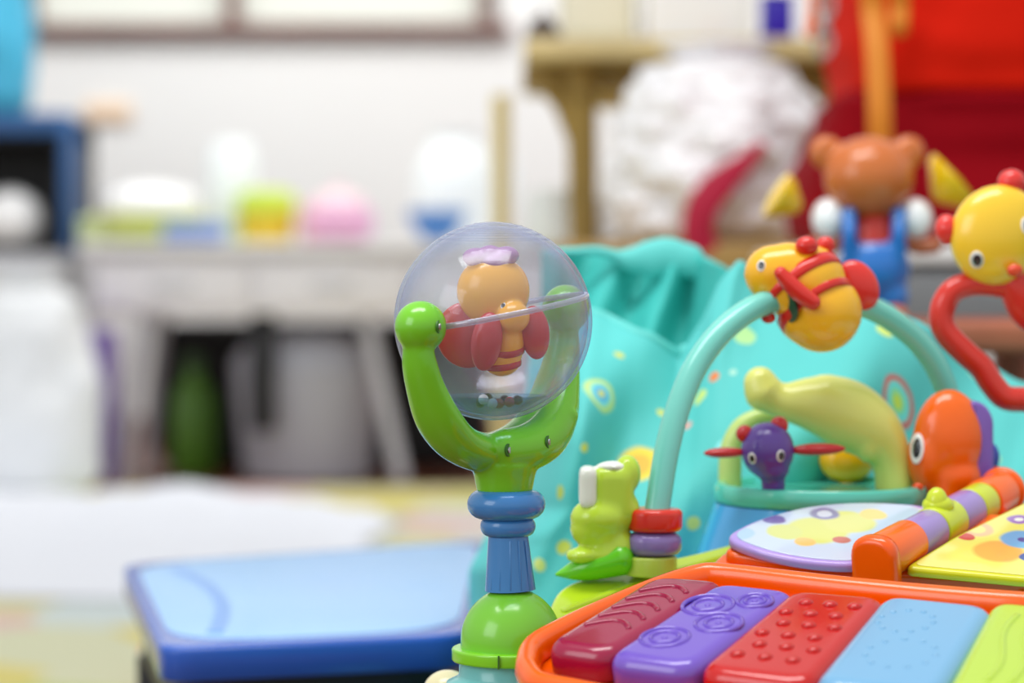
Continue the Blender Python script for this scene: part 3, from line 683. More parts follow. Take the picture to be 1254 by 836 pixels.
BFP = [(P(622, 420, SD-.002), (20*g, 20*g, 34*g)), (P(614, 440, SD-.001), (24*g, 21*g, 21*g))]
for py in (428, 444): wrap(P(618, py, SD-.001), (-.1, -.3, 1), 4*g, redm, body, lift=.0003)
def eye(parent, pxy, r, ry=1.3):
    c, n = hit(parent, *pxy)
    R = rotv((0, -1, 0), n)
    bm = BM(); ell(bm, c, (r, r*.25, r*ry), rot=R, u=24, v=16); w = obj('eye', bm, mat('eye white', (240, 240, 236), .2, coat=1), parent)
    bm = BM(); ell(bm, c+n*r*.12+Vector((.08*r, 0, 0)), (r*.76, r*.25, r*.76*ry), rot=R, u=24, v=16); p_ = obj('pupil', bm, mat('eye black', (14, 14, 18), .15, coat=1), w)
    bm = BM(); ell(bm, c+n*r*.34+Vector((-.12*r, 0, r*.35)), r*.14, u=12, v=8); obj('glint', bm, mat('white gloss', (250, 250, 250), .15, coat=1), w) if False else bm.free()
eye(body, (616, 374), 3.4*g)

# =============================================================== frog
FD = .915; s = FD/F
def f_(px, py, dd=0): return P(px, py, FD+dd)
fg = thing('frog_toy', f_(727, 716), 'light green frog figure on a leaf beside the ring stack', 'toy frog')
bm = BM(); box(bm, f_(750, 604), (52*s, 48*s, 68*s), bev=14*s, seg=4); ell(bm, f_(768, 580), (17*s, 20*s, 24*s)); ell(bm, f_(736, 634), (38*s, 32*s, 26*s)); ell(bm, f_(724, 648), (26*s, 26*s, 22*s))
ell(bm, f_(742, 655), (24*s, 24*s, 36*s)); ell(bm, f_(712, 680, -.004), (20*s, 18*s, 10*s)); ell(bm, f_(745, 678), (32*s, 26*s, 24*s)); ell(bm, f_(770, 625), (14*s, 20*s, 22*s)); ell(bm, f_(756, 672), (22*s, 24*s, 30*s))
obj('body', bm, plastic('frog green', (192, 222, 62)), fg, mods=blobmods(.0011, 4))
bm = BM(); box(bm, f_(720, 596, -.0012), (22*s, 46*s, 52*s), bev=9*s, seg=4, rz=0)  # white pieces stand in for the sheen on the frog
ell(bm, f_(751, 571, -.001), (20*s, 20*s, 7*s)); obj('sheen', bm, mat('sheen white', (240, 242, 232), .3, coat=.5), fg, mods=blobmods(.0010, 3), label='white sheen painted on its side and top')
bm = BM(); lf = catmull([(682, 703, 3), (698, 700, 12), (716, 695, 19), (738, 689, 23), (760, 682, 27)], 6)
sweep(bm, [f_(a, b) for a, b, r in lf], [(r*s*.85, r*s*1.2) for a, b, r in lf], ref=(0, 1, 0), seg=24); obj('leaf_base', bm, plastic('leaf base green', (104, 204, 26)), fg, sharp=0)

# =============================================================== bead arch with bee
AD = .915; s = AD/F
ar = thing('arch_toy', P(799, 704, AD), 'turquoise arch rising from red, purple and lime stacked rings', 'toy arch')
c = P(797, 704, AD); bm = BM(); lathe(bm, c, roundprof(32*s, 0, 24*s, 3*s), 48); obj('lime_ring', bm, plastic('ring lime', (186, 206, 80)), ar)
c = P(801, 679, AD); bm = BM(); lathe(bm, c, roundprof(34*s, 0, 28*s, 11*s), 48); obj('purple_ring', bm, plastic('ring purple', (136, 112, 178)), ar)
c = P(802, 650, AD); bm = BM(); lathe(bm, c, roundprof(34*s, 0, 28*s, 7*s), 48); obj('red_ring', bm, plastic('ring red', (222, 44, 24)), ar)
apt = [(804, 630, 0), (810, 590, .002), (818, 545, .005), (832, 495, .010), (853, 447, .016), (885, 405, .022), (925, 376, .03), (970, 363, .038), (1020, 364, .048), (1070, 379, .058), (1110, 405, .068), (1138, 435, .075), (1156, 470, .080), (1164, 505, .083), (1168, 560, .084), (1170, 640, .085)]
ap_ = catmull(apt, 5)
bm = BM(); sweep(bm, [P(a, b, AD+d) for a, b, d in ap_], [15.5*AD/F]*len(ap_), seg=28); obj('arch', bm, plastic('arch turquoise', (122, 214, 200)), ar)
# bee sliding on the arch
bD = .953; s = bD/F
def e_(px, py, dd=0): return P(px, py, bD+dd)
axis = (e_(1020, 405)-e_(935, 322)).normalized(); RB = rotv((1, 0, 0), axis)
bm = BM(); ell(bm, e_(948, 335), (37*s, 34*s, 36*s)); ell(bm, e_(966, 332), (39*s, 36*s, 36*s)); ell(bm, e_(990, 345), (46*s, 42*s, 46*s)); ell(bm, e_(1006, 382), (50*s, 46*s, 50*s)); ell(bm, e_(975, 352), (44*s, 40*s, 40*s)); ell(bm, e_(985, 388), (32*s, 36*s, 34*s))
bee = obj('bee', bm, plastic('bee yellow', (246, 184, 30)), ar, mods=blobmods(.0012, 8))
for (cx_, cy_, R_, tw) in ((985, 350, 52, 5.5), (999, 368, 53.5, 5.5)):
    pass
def band(parent, c, ax_, r, w, m, sub, prt, sq=1.0):
    """flat band wrapped round an ellipsoidal body, kept just proud of it"""
    R = rotv((0, 0, 1), ax_); bm = BM(); n = 64
    sweep(bm, [c+R @ Vector((r*math.cos(i*2*PI/n), r*sq*math.sin(i*2*PI/n), 0)) for i in range(n)], [(w, w*.3)]*n, closed=True, seg=10, ref=None)
    return obj('stripe', bm, m, prt)
beered = plastic('bee red', (214, 38, 26))
beep = [(e_(966, 332), (39*s, 36*s, 36*s)), (e_(990, 345), (46*s, 42*s, 46*s)), (e_(1006, 382), (50*s, 46*s, 50*s)), (e_(975, 352), (44*s, 40*s, 40*s)), (e_(985, 388), (32*s, 36*s, 34*s))]
wax = (e_(1020, 420)-e_(975, 318)).normalized()
wrap(e_(986, 345, 0), Vector((.48, -.45, -.75)).normalized(), 8*s, beered, bee, lift=.0003)
wrap(e_(999, 374, 0), Vector((.48, -.45, -.75)).normalized(), 8*s, beered, bee, lift=.0003)
bm = BM(); ell(bm, e_(988, 301, -.008), (14*s, 13*s, 12*s)); obj('antenna', bm, beered, bee)
bm = BM(); ell(bm, e_(1011, 300, .004), (12*s, 12*s, 11*s)); obj('antenna', bm, beered, bee)
bm = BM(); wl = catmull([(955, 333, 10), (966, 346, 13), (982, 361, 14), (997, 371, 12)], 5); sweep(bm, [e_(a, b, -.0165) for a, b, r in wl], [(r*s, r*s*.8) for a, b, r in wl], seg=20); obj('wing', bm, beered, bee)
bm = BM(); ell(bm, e_(1051, 349, .012), (24*s, 14*s, 33*s), rot=Matrix.Rotation(-.5, 3, 'Y')); obj('wing', bm, plastic('bee wing red', (226, 48, 38)), bee)
eye(bee, (932, 325), 5.5*s)
bm = BM(); hd = (P(925, 376, .96)-P(970, 363, .968)).normalized(); hc = e_(966, 376, -.0085)
lathe(bm, hc, [(15*s, 0), (19*s, 0), (19*s, 3*s), (15*s, 3*s)], 28, axis=hd, closed=False)
lathe(bm, hc, [(.0001, 1*s), (17*s, 1*s), (17*s, 2*s), (.0001, 2*s)], 28, axis=hd)  # dark disc stands for the shaded hole where the arch enters
obj('arch_hole', bm, mat('dark hole green', (24, 74, 50), .4), bee)
bm = BM(); ell(bm, e_(941, 389, -.004), (9*s, 8*s, 7*s)); obj('foot', bm, beered, bee)

# =============================================================== caterpillar carousel
CD = .985; s = CD/F
def c_(px, py, dd=0): return P(px, py, CD+dd)
cc = c_(1005, 591)
car = thing('turntable_toy', Vector((cc.x, cc.y, .289)), 'turquoise turntable on a blue foot carrying a pale green caterpillar', 'toy turntable')
bm = BM(); zb = .2895
lathe(bm, (cc.x, cc.y, 0), [(.0001, zb), (.056, zb), (.055, zb+.006), (.050, zb+.022), (.043, cc.z-24*s), (.0001, cc.z-24*s)], 64); obj('foot', bm, plastic('foot blue', (64, 160, 222)), car)
bm = BM(); zt_ = cc.z; R_ = 130*s
lathe(bm, (cc.x, cc.y, zt_), [(.0001, -23*s), (R_-3*s, -23*s), (R_, -20*s), (R_, -3*s), (R_-3*s, 0), (R_-12*s, 0), (R_-15*s, -3*s), (R_-16*s, -7*s), (.0001, -7*s)], 96); dish = obj('dish', bm, plastic('dish turquoise', (88, 200, 178)), car)
bm = BM(); cp = catmull([(931, 473, 22), (936, 480, 25), (950, 488, 21), (966, 492, 25), (990, 494, 33), (1020, 500, 41), (1045, 512, 43), (1070, 530, 37), (1087, 552, 28), (1094, 575, 24), (1096, 600, 24)], 4)
sweep(bm, [c_(a, b, -.002) for a, b, r in cp], [r*s for a, b, r in cp], seg=28)
ell(bm, c_(1012, 494, -.002), (40*s, 38*s, 36*s)); ell(bm, c_(931, 470, -.002), (21*s, 20*s, 22*s)); ell(bm, c_(1062, 545, -.006), (14*s, 22*s, 22*s))
lc = plastic('pale lime cat', (220, 224, 116), .3)
wm_ = obj('caterpillar', bm, lc, car, mods=blobmods(.0013, 5))
bm = BM(); cp = catmull([(946, 510, 11), (928, 512, 12), (908, 524, 13), (896, 548, 14), (894, 575, 14.5), (894, 596, 14.5)], 4)
sweep(bm, [c_(a, b, .012) for a, b, r in cp], [r*s for a, b, r in cp], seg=20); obj('loop', bm, plastic('loop lime', (190, 214, 120), .3), car)
bm = BM(); ell(bm, c_(1037, 563, .03), (35*s, 26*s, 29*s)); sweep(bm, [c_(1037, 575, .03), c_(1037, 597, .03)], [10*s, 10*s], seg=14); obj('yellow_knob', bm, plastic('knob yellow', (255, 180, 10)), car)
# purple ladybird on the dish
LD = -.030; s = (CD+LD)/F
lb = obj('bug', (lambda b: (ell(b, c_(940, 551, LD), (33*s, 31*s, 35*s)), ell(b, c_(945, 574, LD-.001), (22*s, 22*s, 16*s)), sweep(b, [c_(947, 575, LD), c_(947, 596, LD)], [14*s, 15*s], seg=16), b)[-1])(BM()), plastic('bug purple', (92, 62, 150)), car, mods=blobmods(.0010, 4))
brd = plastic('bug red', (192, 26, 34))
for px, py, r in ((954, 521, 11.5), (912, 531, 11)):
    bm = BM(); ell(bm, c_(px, py, LD), r*s); obj('antenna', bm, brd, lb)
for x0_, x1_, r in ((913, 863, 6.5), (968, 1034, 7.5)):
    bm = BM(); mx_ = (x0_+x1_)/2; ell(bm, c_(mx_, 554 if x0_ == 913 else 550, LD), (abs(x1_-x0_)/2*s*1.05, 12*s, r*s), rot=Matrix.Rotation(-.03, 3, 'Y')); obj('wing', bm, brd, lb)
eye(lb, (921, 561), 5.6*s); eye(lb, (956, 558), 5.6*s)

# =============================================================== fish
ID = .975; s = ID/F
def i_(px, py, dd=0): return P(px, py, ID+dd)
fs = thing('fish_toy', Vector((i_(1165, 600).x, i_(1165, 600).y, tz)), 'orange fish toy with a purple fin beside the turntable', 'toy fish')
bm = BM(); ell(bm, i_(1162, 538), (44*s, 30*s, 62*s)); ell(bm, i_(1138, 562), (27*s, 26*s, 44*s)); ell(bm, i_(1168, 584), (36*s, 28*s, 32*s)); sweep(bm, [i_(1160, 590), Vector((i_(1160, 600).x, i_(0, 600).y, tz+.001))], [26*s, 30*s], seg=20)
fb = obj('body', bm, plastic('fish orange', (242, 102, 0)), fs, mods=blobmods(.0013, 6))
bm = BM(); pf = roundpoly([Vector((-14*s, 56*s)), Vector((4*s, 50*s)), Vector((14*s, 34*s)), Vector((15*s, -34*s)), Vector((6*s, -54*s)), Vector((-14*s, -54*s))], 9*s)
pillow(bm, pf, i_(1200, 544, .0), X, Z, -Y, 15*s, -15*s, 5*s); obj('fin', bm, plastic('fin purple', (124, 92, 182)), fs)
bm = BM(); ell(bm, i_(1214, 560, .012), (10*s, 10*s, 18*s)); ell(bm, i_(1206, 560, .01), (14*s, 7*s, 8*s)); obj('tail', bm, plastic('tail blue', (46, 66, 168)), fs)
bm = BM(); ell(bm, i_(1214, 582, .010), (20*s, 8*s, 12*s)); obj('tail_tip', bm, brd, fs)
bm = BM(); ell(bm, i_(1124, 596, -.012), (7*s, 5*s, 5*s)); obj('mouth', bm, plastic('fish lip', (226, 76, 10)), fs)
eye(fb, (1123, 549), 10*s, ry=1.9)

# =============================================================== sunflower-faced bird on a red wavy arm
RD = 1.0; s = RD/F
def r_(px, py, dd=0): return P(px, py, RD+dd)
bd = thing('bird_rattle', Vector((r_(1290, 500).x, r_(0, 500).y, tz)), 'yellow round-faced toy with red ears on a curving red arm', 'toy rattle')
bm = BM(); ap_ = catmull([(1262, 362), (1225, 350), (1190, 348), (1165, 358), (1153, 382), (1157, 405), (1180, 430), (1202, 450), (1215, 470), (1232, 487), (1262, 490), (1290, 500), (1300, 540), (1302, 600)], 5)
sweep(bm, [r_(a, b, .0) for a, b in ap_], [15.5*s]*(len(ap_)), seg=24)
pA = r_(1302, 600); sweep(bm, [pA, Vector((pA.x, pA.y, tz+.0005))], [15.5*s, 19*s], seg=24, caps=False)
bmesh.ops.holes_fill(bm, edges=[e for e in bm.edges if e.is_boundary])
obj('arm', bm, plastic('arm red', (214, 44, 28)), bd)
bm = BM(); ell(bm, r_(1252, 360, -.001), (26*s, 20*s, 50*s), rot=Matrix.Rotation(-.35, 3, 'Y')); obj('body', bm, plastic('arm red', (214, 44, 28)), bd)
bm = BM(); ell(bm, r_(1221, 288, -.004), (57*s, 30*s, 62*s), rot=Matrix.Rotation(.3, 3, 'Y')); hd_ = obj('face', bm, plastic('face yellow', (246, 202, 50)), bd)
for px, py in ((1239, 223), (1159, 281)):
    bm = BM(); ell(bm, r_(px, py, -.002), (17*s if px > 1200 else 14*s, 15*s, 16*s if px > 1200 else 19*s)); obj('ear', bm, plastic('ear red', (226, 52, 44)), hd_)
eye(hd_, (1196, 318), 8.5*s); eye(hd_, (1258, 276), 8.5*s)
bm = BM(); ell(bm, r_(1243, 331, -.014), (10*s, 6*s, 8*s)); obj('beak', bm, plastic('beak red', (222, 70, 30)), hd_)

# =============================================================== piano
ko = P(770, 765, .80); ps, ta = math.radians(24), math.radians(15)
k1 = Vector((math.cos(ps), -math.sin(ps), 0)); k2 = Vector((math.sin(ps)*math.cos(ta), math.cos(ps)*math.cos(ta), math.sin(ta))); kn = k1.cross(k2).normalized()
def kp(px, py, h=0):
    q = ray_plane(px, py, ko+kn*h, kn); return to2(q, ko, k1, k2)
def k3(v, h=0): return ko+k1*v.x+k2*v.y+kn*h
rim = [(645, 815), (652, 790), (692, 767), (742, 744), (802, 719), (852, 703), (887, 701), (1000, 714), (1130, 727), (1254, 737), (1400, 747), (1420, 900), (1150, 885), (1000, 872), (860, 876), (765, 856), (700, 843), (660, 834)]
pno = thing('toy_piano', k3(Vector((0.06, 0)), -.03), 'orange toy piano with five coloured keys at the front', 'toy piano')
orange = plastic('piano orange', (246, 98, 0))
r2 = [kp(a, b, -.006) for a, b in rim]; r2 = [Vector(v) for v in catmull([tuple(v) for v in r2]+[tuple(r2[0])], 4)[:-1]]
bm = BM(); pillow(bm, r2, ko, k1, k2, kn, -.012, -.028, .004)
sweep(bm, [k3(v, -.0085) for v in r2], [(.0042, .0060)]*len(r2), closed=True, seg=16, ref=kn)
obj('housing', bm, orange, pno, sharp=0)
keys = [('magenta', (150, 14, 62), [(682, 782), (800, 708), (880, 712), (752, 791)]),
        ('violet', (112, 84, 190), [(757, 797), (878, 716), (966, 725), (851, 808)]),
        ('red', (190, 16, 12), [(868, 812), (972, 725), (1076, 733), (992, 827)]),
        ('light blue', (112, 168, 206), [(1008, 828), (1088, 731), (1207, 744), (1146, 840)]),
        ('lime', (176, 206, 60), [(1165, 845), (1222, 738), (1345, 752), (1315, 860)])]
for name, rgb, q in keys:
    pl = [kp(a, b, 0) for a, b in q]
    c_f, c_b = (pl[0]+pl[3])/2, (pl[1]+pl[2])/2; dl = (c_b-c_f).normalized(); dw = Vector((dl.y, -dl.x)); hw = .0030
    pe = [pl[0]-dl*.0060-dw*hw, pl[1]+dl*.0042-dw*hw, pl[2]+dl*.0042+dw*hw, pl[3]-dl*.0060+dw*hw]
    bm = BM(); pillow(bm, roundpoly(pe, .010, 8), ko, k1, k2, kn, .0004, -.0118, .0056, n=10)
    def uv(u_, v_): 
        a = pl[0]*(1-u_)+pl[3]*u_; b = pl[1]*(1-u_)+pl[2]*u_; return a*(1-v_)+b*v_
    if name == 'magenta':
        for v0 in (.22, .36, .50, .64, .78):
            pt = [k3(uv(.12+.7*t, v0+.11*math.sin(t*PI*.9)-.02*t), .0002) for t in [i/14 for i in range(15)]]
            sweep(bm, pt, [(.0012, .0010)]*15, ref=kn, seg=10)
    if name == 'violet':
        for cu, cv, r in ((.27, .70, .0086), (.70, .48, .0078), (.32, .22, .0080), (.76, .82, .0058)):
            c = uv(cu, cv)
            for f in (1, .58):
                sweep(bm, [k3(c+Vector((math.cos(a), math.sin(a)))*r*f, .0002) for a in [i*2*PI/36 for i in range(36)]], [(.0008, .0009)]*36, closed=True, seg=8, ref=kn)
            ell(bm, k3(c, 0), (.0013, .0013, .0009), u=12, v=8)
    if name == 'red':
        for j in range(6):
            for i in range(3):
                c = uv(.2+.28*i+(.07 if j % 2 else -.03), .14+.145*j); ell(bm, k3(c, .0), (.0027, .0027, .0017), u=14, v=8)
    if name == 'light blue':
        for cu, cv, r in ((.52, .33, .011), (.35, .72, .009)):
            c = uv(cu, cv)
            for i in range(11): ell(bm, k3(c+Vector((math.cos(i*2*PI/11), math.sin(i*2*PI/11)))*r, 0), (.0013, .0013, .0009), u=10, v=6)
    if name == 'lime':
        for u0 in (.25, .45, .65):
            pt = [k3(uv(u0+.05*math.sin(t*2*PI), .12+.75*t), .0002) for t in [i/20 for i in range(21)]]
            sweep(bm, pt, [(.0012, .0009)]*21, ref=kn, seg=10)
    obj('key', bm, plastic('key '+name, rgb, .19), pno, label=name+' key')

# =============================================================== flip book with roller
tp = math.radians(18); gn = Vector((0, -math.sin(tp), math.cos(tp))); g2_ = Vector((0, math.cos(tp), math.sin(tp))); go = P(1000, 655, .90)
def gp(px, py, h=0): return to2(ray_plane(px, py, go+gn*h, gn), go, X, g2_)
def g3(v, h=0): return go+X*v.x+g2_*v.y+gn*h
fbk = thing('flip_book_toy', g3(gp(1050, 690), -.03), 'plastic picture book toy with a coloured roller behind the piano keys', 'toy book')
bm = BM()
pillow(bm, roundpoly([gp(a, b, -.0085) for a, b in ((858, 703), (884, 672), (960, 640), (1110, 622), (1254, 622), (1380, 640), (1400, 735), (1254, 728), (1120, 722), (960, 714))], .012), go, X, g2_, gn, -.0085, -.034, .003)
pillow(bm, roundpoly([gp(a, b, -.0045) for a, b in ((884, 676), (900, 662), (1000, 625), (1120, 622), (1380, 640), (1390, 712), (1254, 712), (1110, 703), (1040, 697), (960, 690))], .008), go, X, g2_, gn, -.0042, -.009, .002)
obj('stand', bm, orange, fbk)
def page(q, rgb, inset, mname, th=.0036, h0=0, rr=.012):
    pl = [gp(a, b, h0) for a, b in q]; bm = BM(); pillow(bm, roundpoly(pl, rr), go, X, g2_, gn, h0, h0-th, .0016)
    pg = obj('page', bm, plastic(mname, rgb), fbk, label=mname)
    cn_ = sum(pl, Vector((0, 0)))/len(pl); ii = [cn_+(v-cn_)*inset for v in pl]
    bm = BM(); pillow(bm, roundpoly(ii, rr*.8), go, X, g2_, gn, h0+.0004, h0-.001, .0003); return pg, bm
pg, bm = page([(884, 657), (925, 635), (990, 618), (1060, 613), (1140, 618), (1150, 640), (1060, 692), (985, 687), (925, 674)], (176, 150, 222), .92, 'lilac page')
m_ = mat('page print blue', (198, 214, 236), .12, coat=1)
pr = obj('picture', bm, m_, pg)
sp_ = [(g3(gp(1000, 650)), [(.012, (218, 222, 120))]), (g3(gp(1040, 640)), [(.010, (222, 224, 130))]), (g3(gp(960, 652)), [(.007, (214, 220, 130))]), (g3(gp(1070, 630)), [(.005, (238, 216, 120))]),
       (g3(gp(985, 664)), [(.004, (238, 196, 120))]), (g3(gp(948, 636)), [(.0045, (120, 110, 170))]), (g3(gp(1010, 630)), [(.0055, (132, 130, 180)), (.003, (210, 214, 236))]), (g3(gp(1030, 662)), [(.003, (200, 110, 100))]), (g3(gp(905, 654)), [(.006, (170, 204, 230))])]
spots(m_, ORG[pr], sp_)
pg, bm = page([(1106, 694), (1170, 655), (1262, 610), (1400, 622), (1400, 716), (1254, 708)], (214, 214, 30), .93, 'yellow page', h0=.002, rr=.005)
m_ = mat('page print yellow', (232, 228, 110), .12, coat=1); pr = obj('picture', bm, m_, pg)
sp_ = [(g3(gp(1222, 682), .002), [(.0095, (232, 176, 90))]), (g3(gp(1252, 668), .002), [(.008, (96, 170, 214)), (.002, (60, 80, 150))]), (g3(gp(1196, 655), .002), [(.0065, (238, 190, 140)), (.0035, (240, 226, 130))]), (g3(gp(1182, 664), .002), [(.003, (204, 60, 50))]), (g3(gp(1246, 643), .002), [(.0045, (150, 110, 190)), (.002, (240, 240, 230))]), (g3(gp(1262, 690), .002), [(.004, (40, 80, 160))])]
spots(m_, ORG[pr], sp_)
A0 = P(1074, 684, .866); A1 = P(1222, 604, .955); ra_ = (A1-A0).normalized(); L_ = (A1-A0).length; rr0 = 29*.87/F
segs = [(.0, .24, 'roller orange', (248, 104, 0), 1.0), (.24, .42, 'roller purple', (158, 136, 202), .93), (.42, .58, 'roller lime', (200, 216, 46), .96), (.58, .74, 'roller purple', (158, 136, 202), .93), (.74, .86, 'roller lime', (200, 216, 46), .93), (.86, 1.03, 'roller orange', (248, 104, 0), 1.0)]
for a, b, nm, rgb, f in segs:
    bm = BM(); lathe(bm, A0+ra_*L_*a, roundprof(rr0*f, 0, L_*(b-a)-.0002, .0008), 48, axis=ra_)
    if abs(a-.42) < .01:
        tt = A0+ra_*L_*.49; upv = (Z-ra_*Z.dot(ra_)).normalized(); ell(bm, tt+upv*rr0*1.05-ra_*.001, (.0042, .0042, .0058)); ell(bm, tt+upv*rr0*.9, (.0060, .0055, .004))
    o = obj('roller_segment', bm, plastic(nm, rgb), fbk, label=nm.split()[1]+' roller segment')
bm = BM(); lathe(bm, A1+ra_*L_*.03, roundprof(rr0*1.12, 0, .0035, .0015), 48, axis=ra_); obj('end_cap', bm, orange, fbk)
R_ = rotv((0, 0, 1), -ra_); ca = A0-ra_*.0005
sd = ra_.cross(Z).normalized(); up2 = sd.cross(ra_).normalized()
if up2.z < 0: up2 = -up2
cpoly = roundpoly([Vector((-rr0*1.05, rr0*1.05)), Vector((rr0*1.05, rr0*1.05)), Vector((rr0*1.05, -rr0*2.4)), Vector((-rr0*1.05, -rr0*2.4))], rr0*1.0, 10)
bm = BM(); pillow(bm, cpoly, ca, sd, up2, -ra_, .0042, -.002, .0028); obj('end_cap', bm, plastic('cap orange', (244, 92, 0)), fbk)

# =============================================================== turquoise fabric seat
XL = [(300, 690), (350, 668), (400, 655), (450, 646), (550, 636), (620, 622), (660, 592), (700, 574), (760, 574), (860, 590)]
YF = [(650, 372), (690, 371), (726, 383), (790, 409), (838, 433), (856, 400), (872, 345), (887, 320), (905, 330), (930, 345), (1000, 356), (1075, 370), (1120, 394), (1180, 428), (1254, 470), (1330, 500), (1420, 560)]
YB = [(650, 306), (700, 303), (730, 301), (757, 306), (776, 302), (795, 294), (815, 290), (841, 297), (864, 314), (880, 322), (900, 334), (930, 349), (1000, 360), (1420, 564)]
def fy(f, v, yt): return 748+(yt-748)*v
def fx(f, y): return interp(XL, y)*(1-f)+1440*f
def front(f, v):
    xr_ = 655+(1440-655)*f; yt = interp(YF, xr_)
    y = fy(f, v, yt); x = fx(f, y)
    D = 1.03+.075*v**1.5
    D += .13*max(0, (.10-f)/.10)**2 + .02*math.sin(v*PI)*-1
    D += .020*noise.noise(Vector((x*.006+y*.004, y*.003, 3)))*2 + .012*noise.noise(Vector((x*.014, y*.006+x*.010, 9)))
    D += .009*math.sin((x*.9+y*.55)*.02+2*noise.noise(Vector((x*.004, y*.004, 1))))
    return x, y, D
NU, NV = 150, 70
bm = BM(); g = []; 
for j in range(NV+1):
    v = j/NV; g.append([bm.verts.new(P(*front(i/NU, v))) for i in range(NU+1)])
# over the lip, down the back to the tray
lip = [[], [], [], [], []]
for i in range(NU+1):
    x, y, D = front(i/NU, 1)
    for k, (dy, dd) in enumerate(((-3, .008), (1, .017), (60, .06), (130, .10), (200, .10))):
        lip[k].append(bm.verts.new(P(x, min(y+dy, 668), D+dd)))
g += lip
for a, b in zip(g, g[1:]):
    for i in range(NU): bm.faces.new((a[i], a[i+1], b[i+1], b[i]))
seatp = P(900, 700, 1.1); seatp.z = tz+.001
seat = thing('fabric_seat', seatp, 'turquoise printed fabric seat sling rising behind the tray toys', 'baby seat')
fm = mat('turquoise cloth', (88, 202, 198), .7, bump=.25, bscale=900, var=.05, vscale=14)
cov = obj('cover', bm, fm, seat, sharp=0)
def fpt(px, py):
    best = None
    for i in range(NU+1):
        for j in range(0, NV+1, 1):
            x, y, D = front(i/NU, j/NV); d = (x-px)**2+(y-py)**2
            if best is None or d < best[0]: best = (d, D)
    return P(px, py, best[1])
q = lambda r: r*1.06/F
Yl, Or, Bl, Pk = (226, 222, 90), (226, 130, 70), (96, 190, 226), (232, 160, 150)
prints = [((737, 483), [(24, (196, 226, 130)), (17, (130, 224, 220)), (12, Bl), (5, Yl)]), ((782, 568), [(26, (238, 212, 70)), (15, (232, 184, 70))]), ((717, 550), [(6, Yl)]), ((759, 436), [(7, (206, 216, 100))]),
          ((874, 461), [(8, Or)]), ((898, 455), [(5, (170, 220, 200))]), ((857, 487), [(11, (200, 224, 120))]), ((841, 521), [(6, Pk)]), ((808, 504), [(5, Yl)]),
          ((1100, 492), [(33, (206, 90, 84)), (25, (110, 222, 214)), (15, (150, 226, 150)), (9, (206, 230, 80))]),
          ((684, 602), [(9, (180, 200, 80))]), ((692, 668), [(9, (200, 206, 80))]), ((912, 410), [(15, (176, 224, 150))]), ((1085, 404), [(12, (206, 226, 110))]), ((1215, 560), [(12, (190, 226, 150))]), ((1235, 600), [(7, Yl)]),
          ((850, 640), [(9, (206, 220, 120))]), ((660, 690), [(8, (206, 220, 120))]), ((888, 545), [(12, (140, 226, 230))]), ((640, 705), [(6, Pk)]), ((1190, 455), [(9, (170, 226, 190))])]
spots(fm, ORG[cov], [(fpt(*c), [(q(r), rgb) for r, rgb in rs]) for c, rs in prints])
# inner lining: down into the pocket and up to the back rim
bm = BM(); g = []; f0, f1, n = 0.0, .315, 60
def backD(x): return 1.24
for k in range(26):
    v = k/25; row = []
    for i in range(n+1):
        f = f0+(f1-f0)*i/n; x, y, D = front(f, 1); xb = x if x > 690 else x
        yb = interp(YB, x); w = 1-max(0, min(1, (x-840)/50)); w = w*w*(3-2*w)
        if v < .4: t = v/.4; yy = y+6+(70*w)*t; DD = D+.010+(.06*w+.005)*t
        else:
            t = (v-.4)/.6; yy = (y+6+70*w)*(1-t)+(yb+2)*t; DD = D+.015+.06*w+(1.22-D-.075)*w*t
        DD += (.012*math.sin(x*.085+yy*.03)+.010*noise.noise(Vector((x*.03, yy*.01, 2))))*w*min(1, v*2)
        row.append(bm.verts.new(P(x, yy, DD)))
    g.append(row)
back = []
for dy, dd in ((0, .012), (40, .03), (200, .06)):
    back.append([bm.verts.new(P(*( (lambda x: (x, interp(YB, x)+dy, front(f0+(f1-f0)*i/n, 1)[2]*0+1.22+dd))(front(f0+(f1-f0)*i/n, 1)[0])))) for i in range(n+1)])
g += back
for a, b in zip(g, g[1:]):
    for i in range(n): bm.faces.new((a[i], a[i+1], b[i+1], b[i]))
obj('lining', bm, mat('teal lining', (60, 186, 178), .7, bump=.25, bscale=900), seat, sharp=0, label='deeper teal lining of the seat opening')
# padded rims
rimm = mat('turquoise piping', (100, 210, 204), .65)
bm = BM(); pts = []; rd = []
for x in range(684, 876, 5):
    y = interp(YB, x); h = interp([(684, 5), (750, 6), (775, 16), (800, 24), (830, 24), (850, 20), (865, 12), (876, 7)], x)
    pts.append(P(x, y+h, 1.205)); rd.append((h*1.2/F, (6+h*.3)*1.2/F))
sweep(bm, pts, rd, ref=(0, 1, 0), seg=20); obj('back_rim', bm, rimm, seat, sharp=0)
bm = BM(); pts = []
for i in range(0, 44): 
    x, y, D = front(i/NU, 1)
    if x < 690 or x > 846: continue
    pts.append(P(x, y+2, D+.001))
sweep(bm, pts, [(7*1.1/F, 6*1.1/F)]*len(pts), seg=14, ref=(0, 1, 0)); obj('front_rim', bm, rimm, seat, sharp=0)

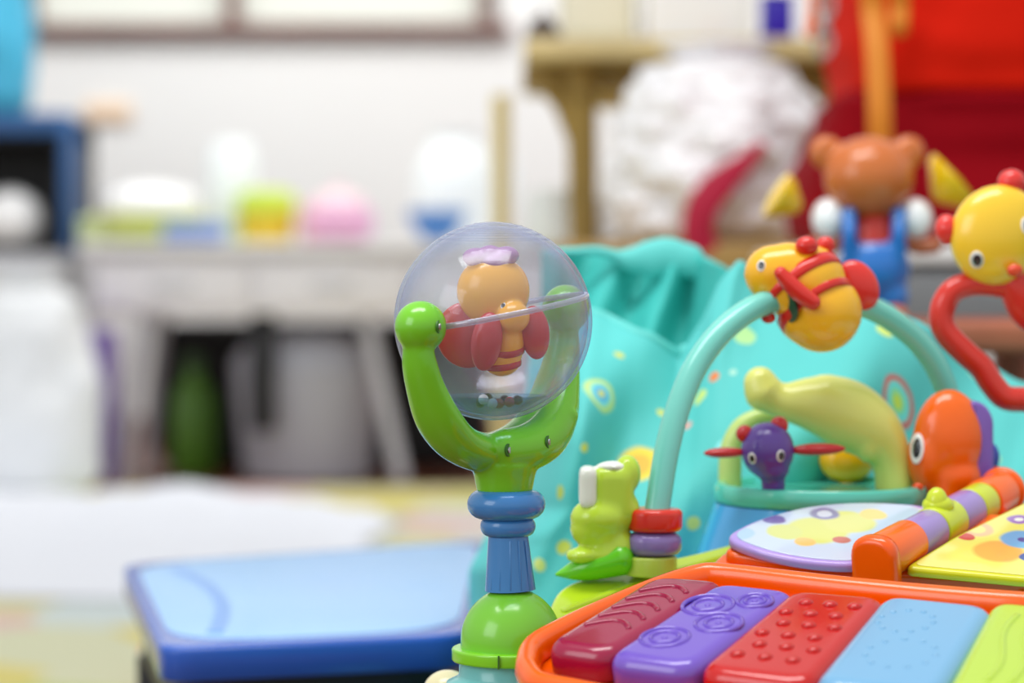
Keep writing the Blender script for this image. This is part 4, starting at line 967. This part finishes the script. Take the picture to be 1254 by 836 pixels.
# =============================================================== light, world, camera
W_ = bpy.data.worlds.new('World'); SC.world = W_; W_.use_nodes = True; nt = W_.node_tree
bg = nt.nodes['Background']; tc = nt.nodes.new('ShaderNodeTexCoord'); sxyz = nt.nodes.new('ShaderNodeSeparateXYZ')
nt.links.new(tc.outputs['Generated'], sxyz.inputs[0]); rp = nt.nodes.new('ShaderNodeValToRGB'); mr = nt.nodes.new('ShaderNodeMapRange')
mr.inputs[1].default_value = -1; mr.inputs[2].default_value = 1; nt.links.new(sxyz.outputs[2], mr.inputs[0]); nt.links.new(mr.outputs[0], rp.inputs['Fac'])
e = rp.color_ramp.elements; e[0].position = .2; e[0].color = (.35, .33, .32, 1); e[1].position = .62; e[1].color = (1, 1, 1.0, 1)
nt.links.new(rp.outputs['Color'], bg.inputs['Color']); bg.inputs['Strength'].default_value = .74
def area(name, loc, size, power, rot=(0, 0, 0), col=(1, 1, 1), sy=None):
    l = bpy.data.lights.new(name, 'AREA'); l.shape = 'RECTANGLE'; l.size = size; l.size_y = sy or size; l.energy = power; l.color = col
    o = bpy.data.objects.new(name, l); COL.objects.link(o); o.location = loc; o.rotation_euler = rot; return o
area('ceiling_lamp', (-.3, .6, 2.35), 1.6, 34, sy=.6)
area('ceiling_lamp_back', (-.3, 5.0, 2.45), 3.4, 55, rot=(math.radians(32), 0, 0), sy=.9)
area('window_light', (-1.9, -.6, 1.4), 1.3, 18, rot=(math.radians(70), 0, math.radians(-60)), col=(.93, .97, 1))
cam = bpy.data.cameras.new('camera'); co = bpy.data.objects.new('camera', cam); COL.objects.link(co); SC.camera = co
co.location = (0, 0, CAMZ); co.rotation_euler = (PI/2-PITCH, 0, 0)
cam.lens = 85; cam.sensor_width = 36; cam.clip_start = .02
cam.dof.use_dof = True; cam.dof.focus_distance = .845; cam.dof.aperture_fstop = 6.7
SC.view_settings.view_transform = 'Standard'; SC.view_settings.look = 'None'; SC.view_settings.gamma = 1; SC.view_settings.exposure = 0
SC.cycles.use_denoising = True; SC.cycles.transparent_max_bounces = 24; SC.cycles.max_bounces = 10
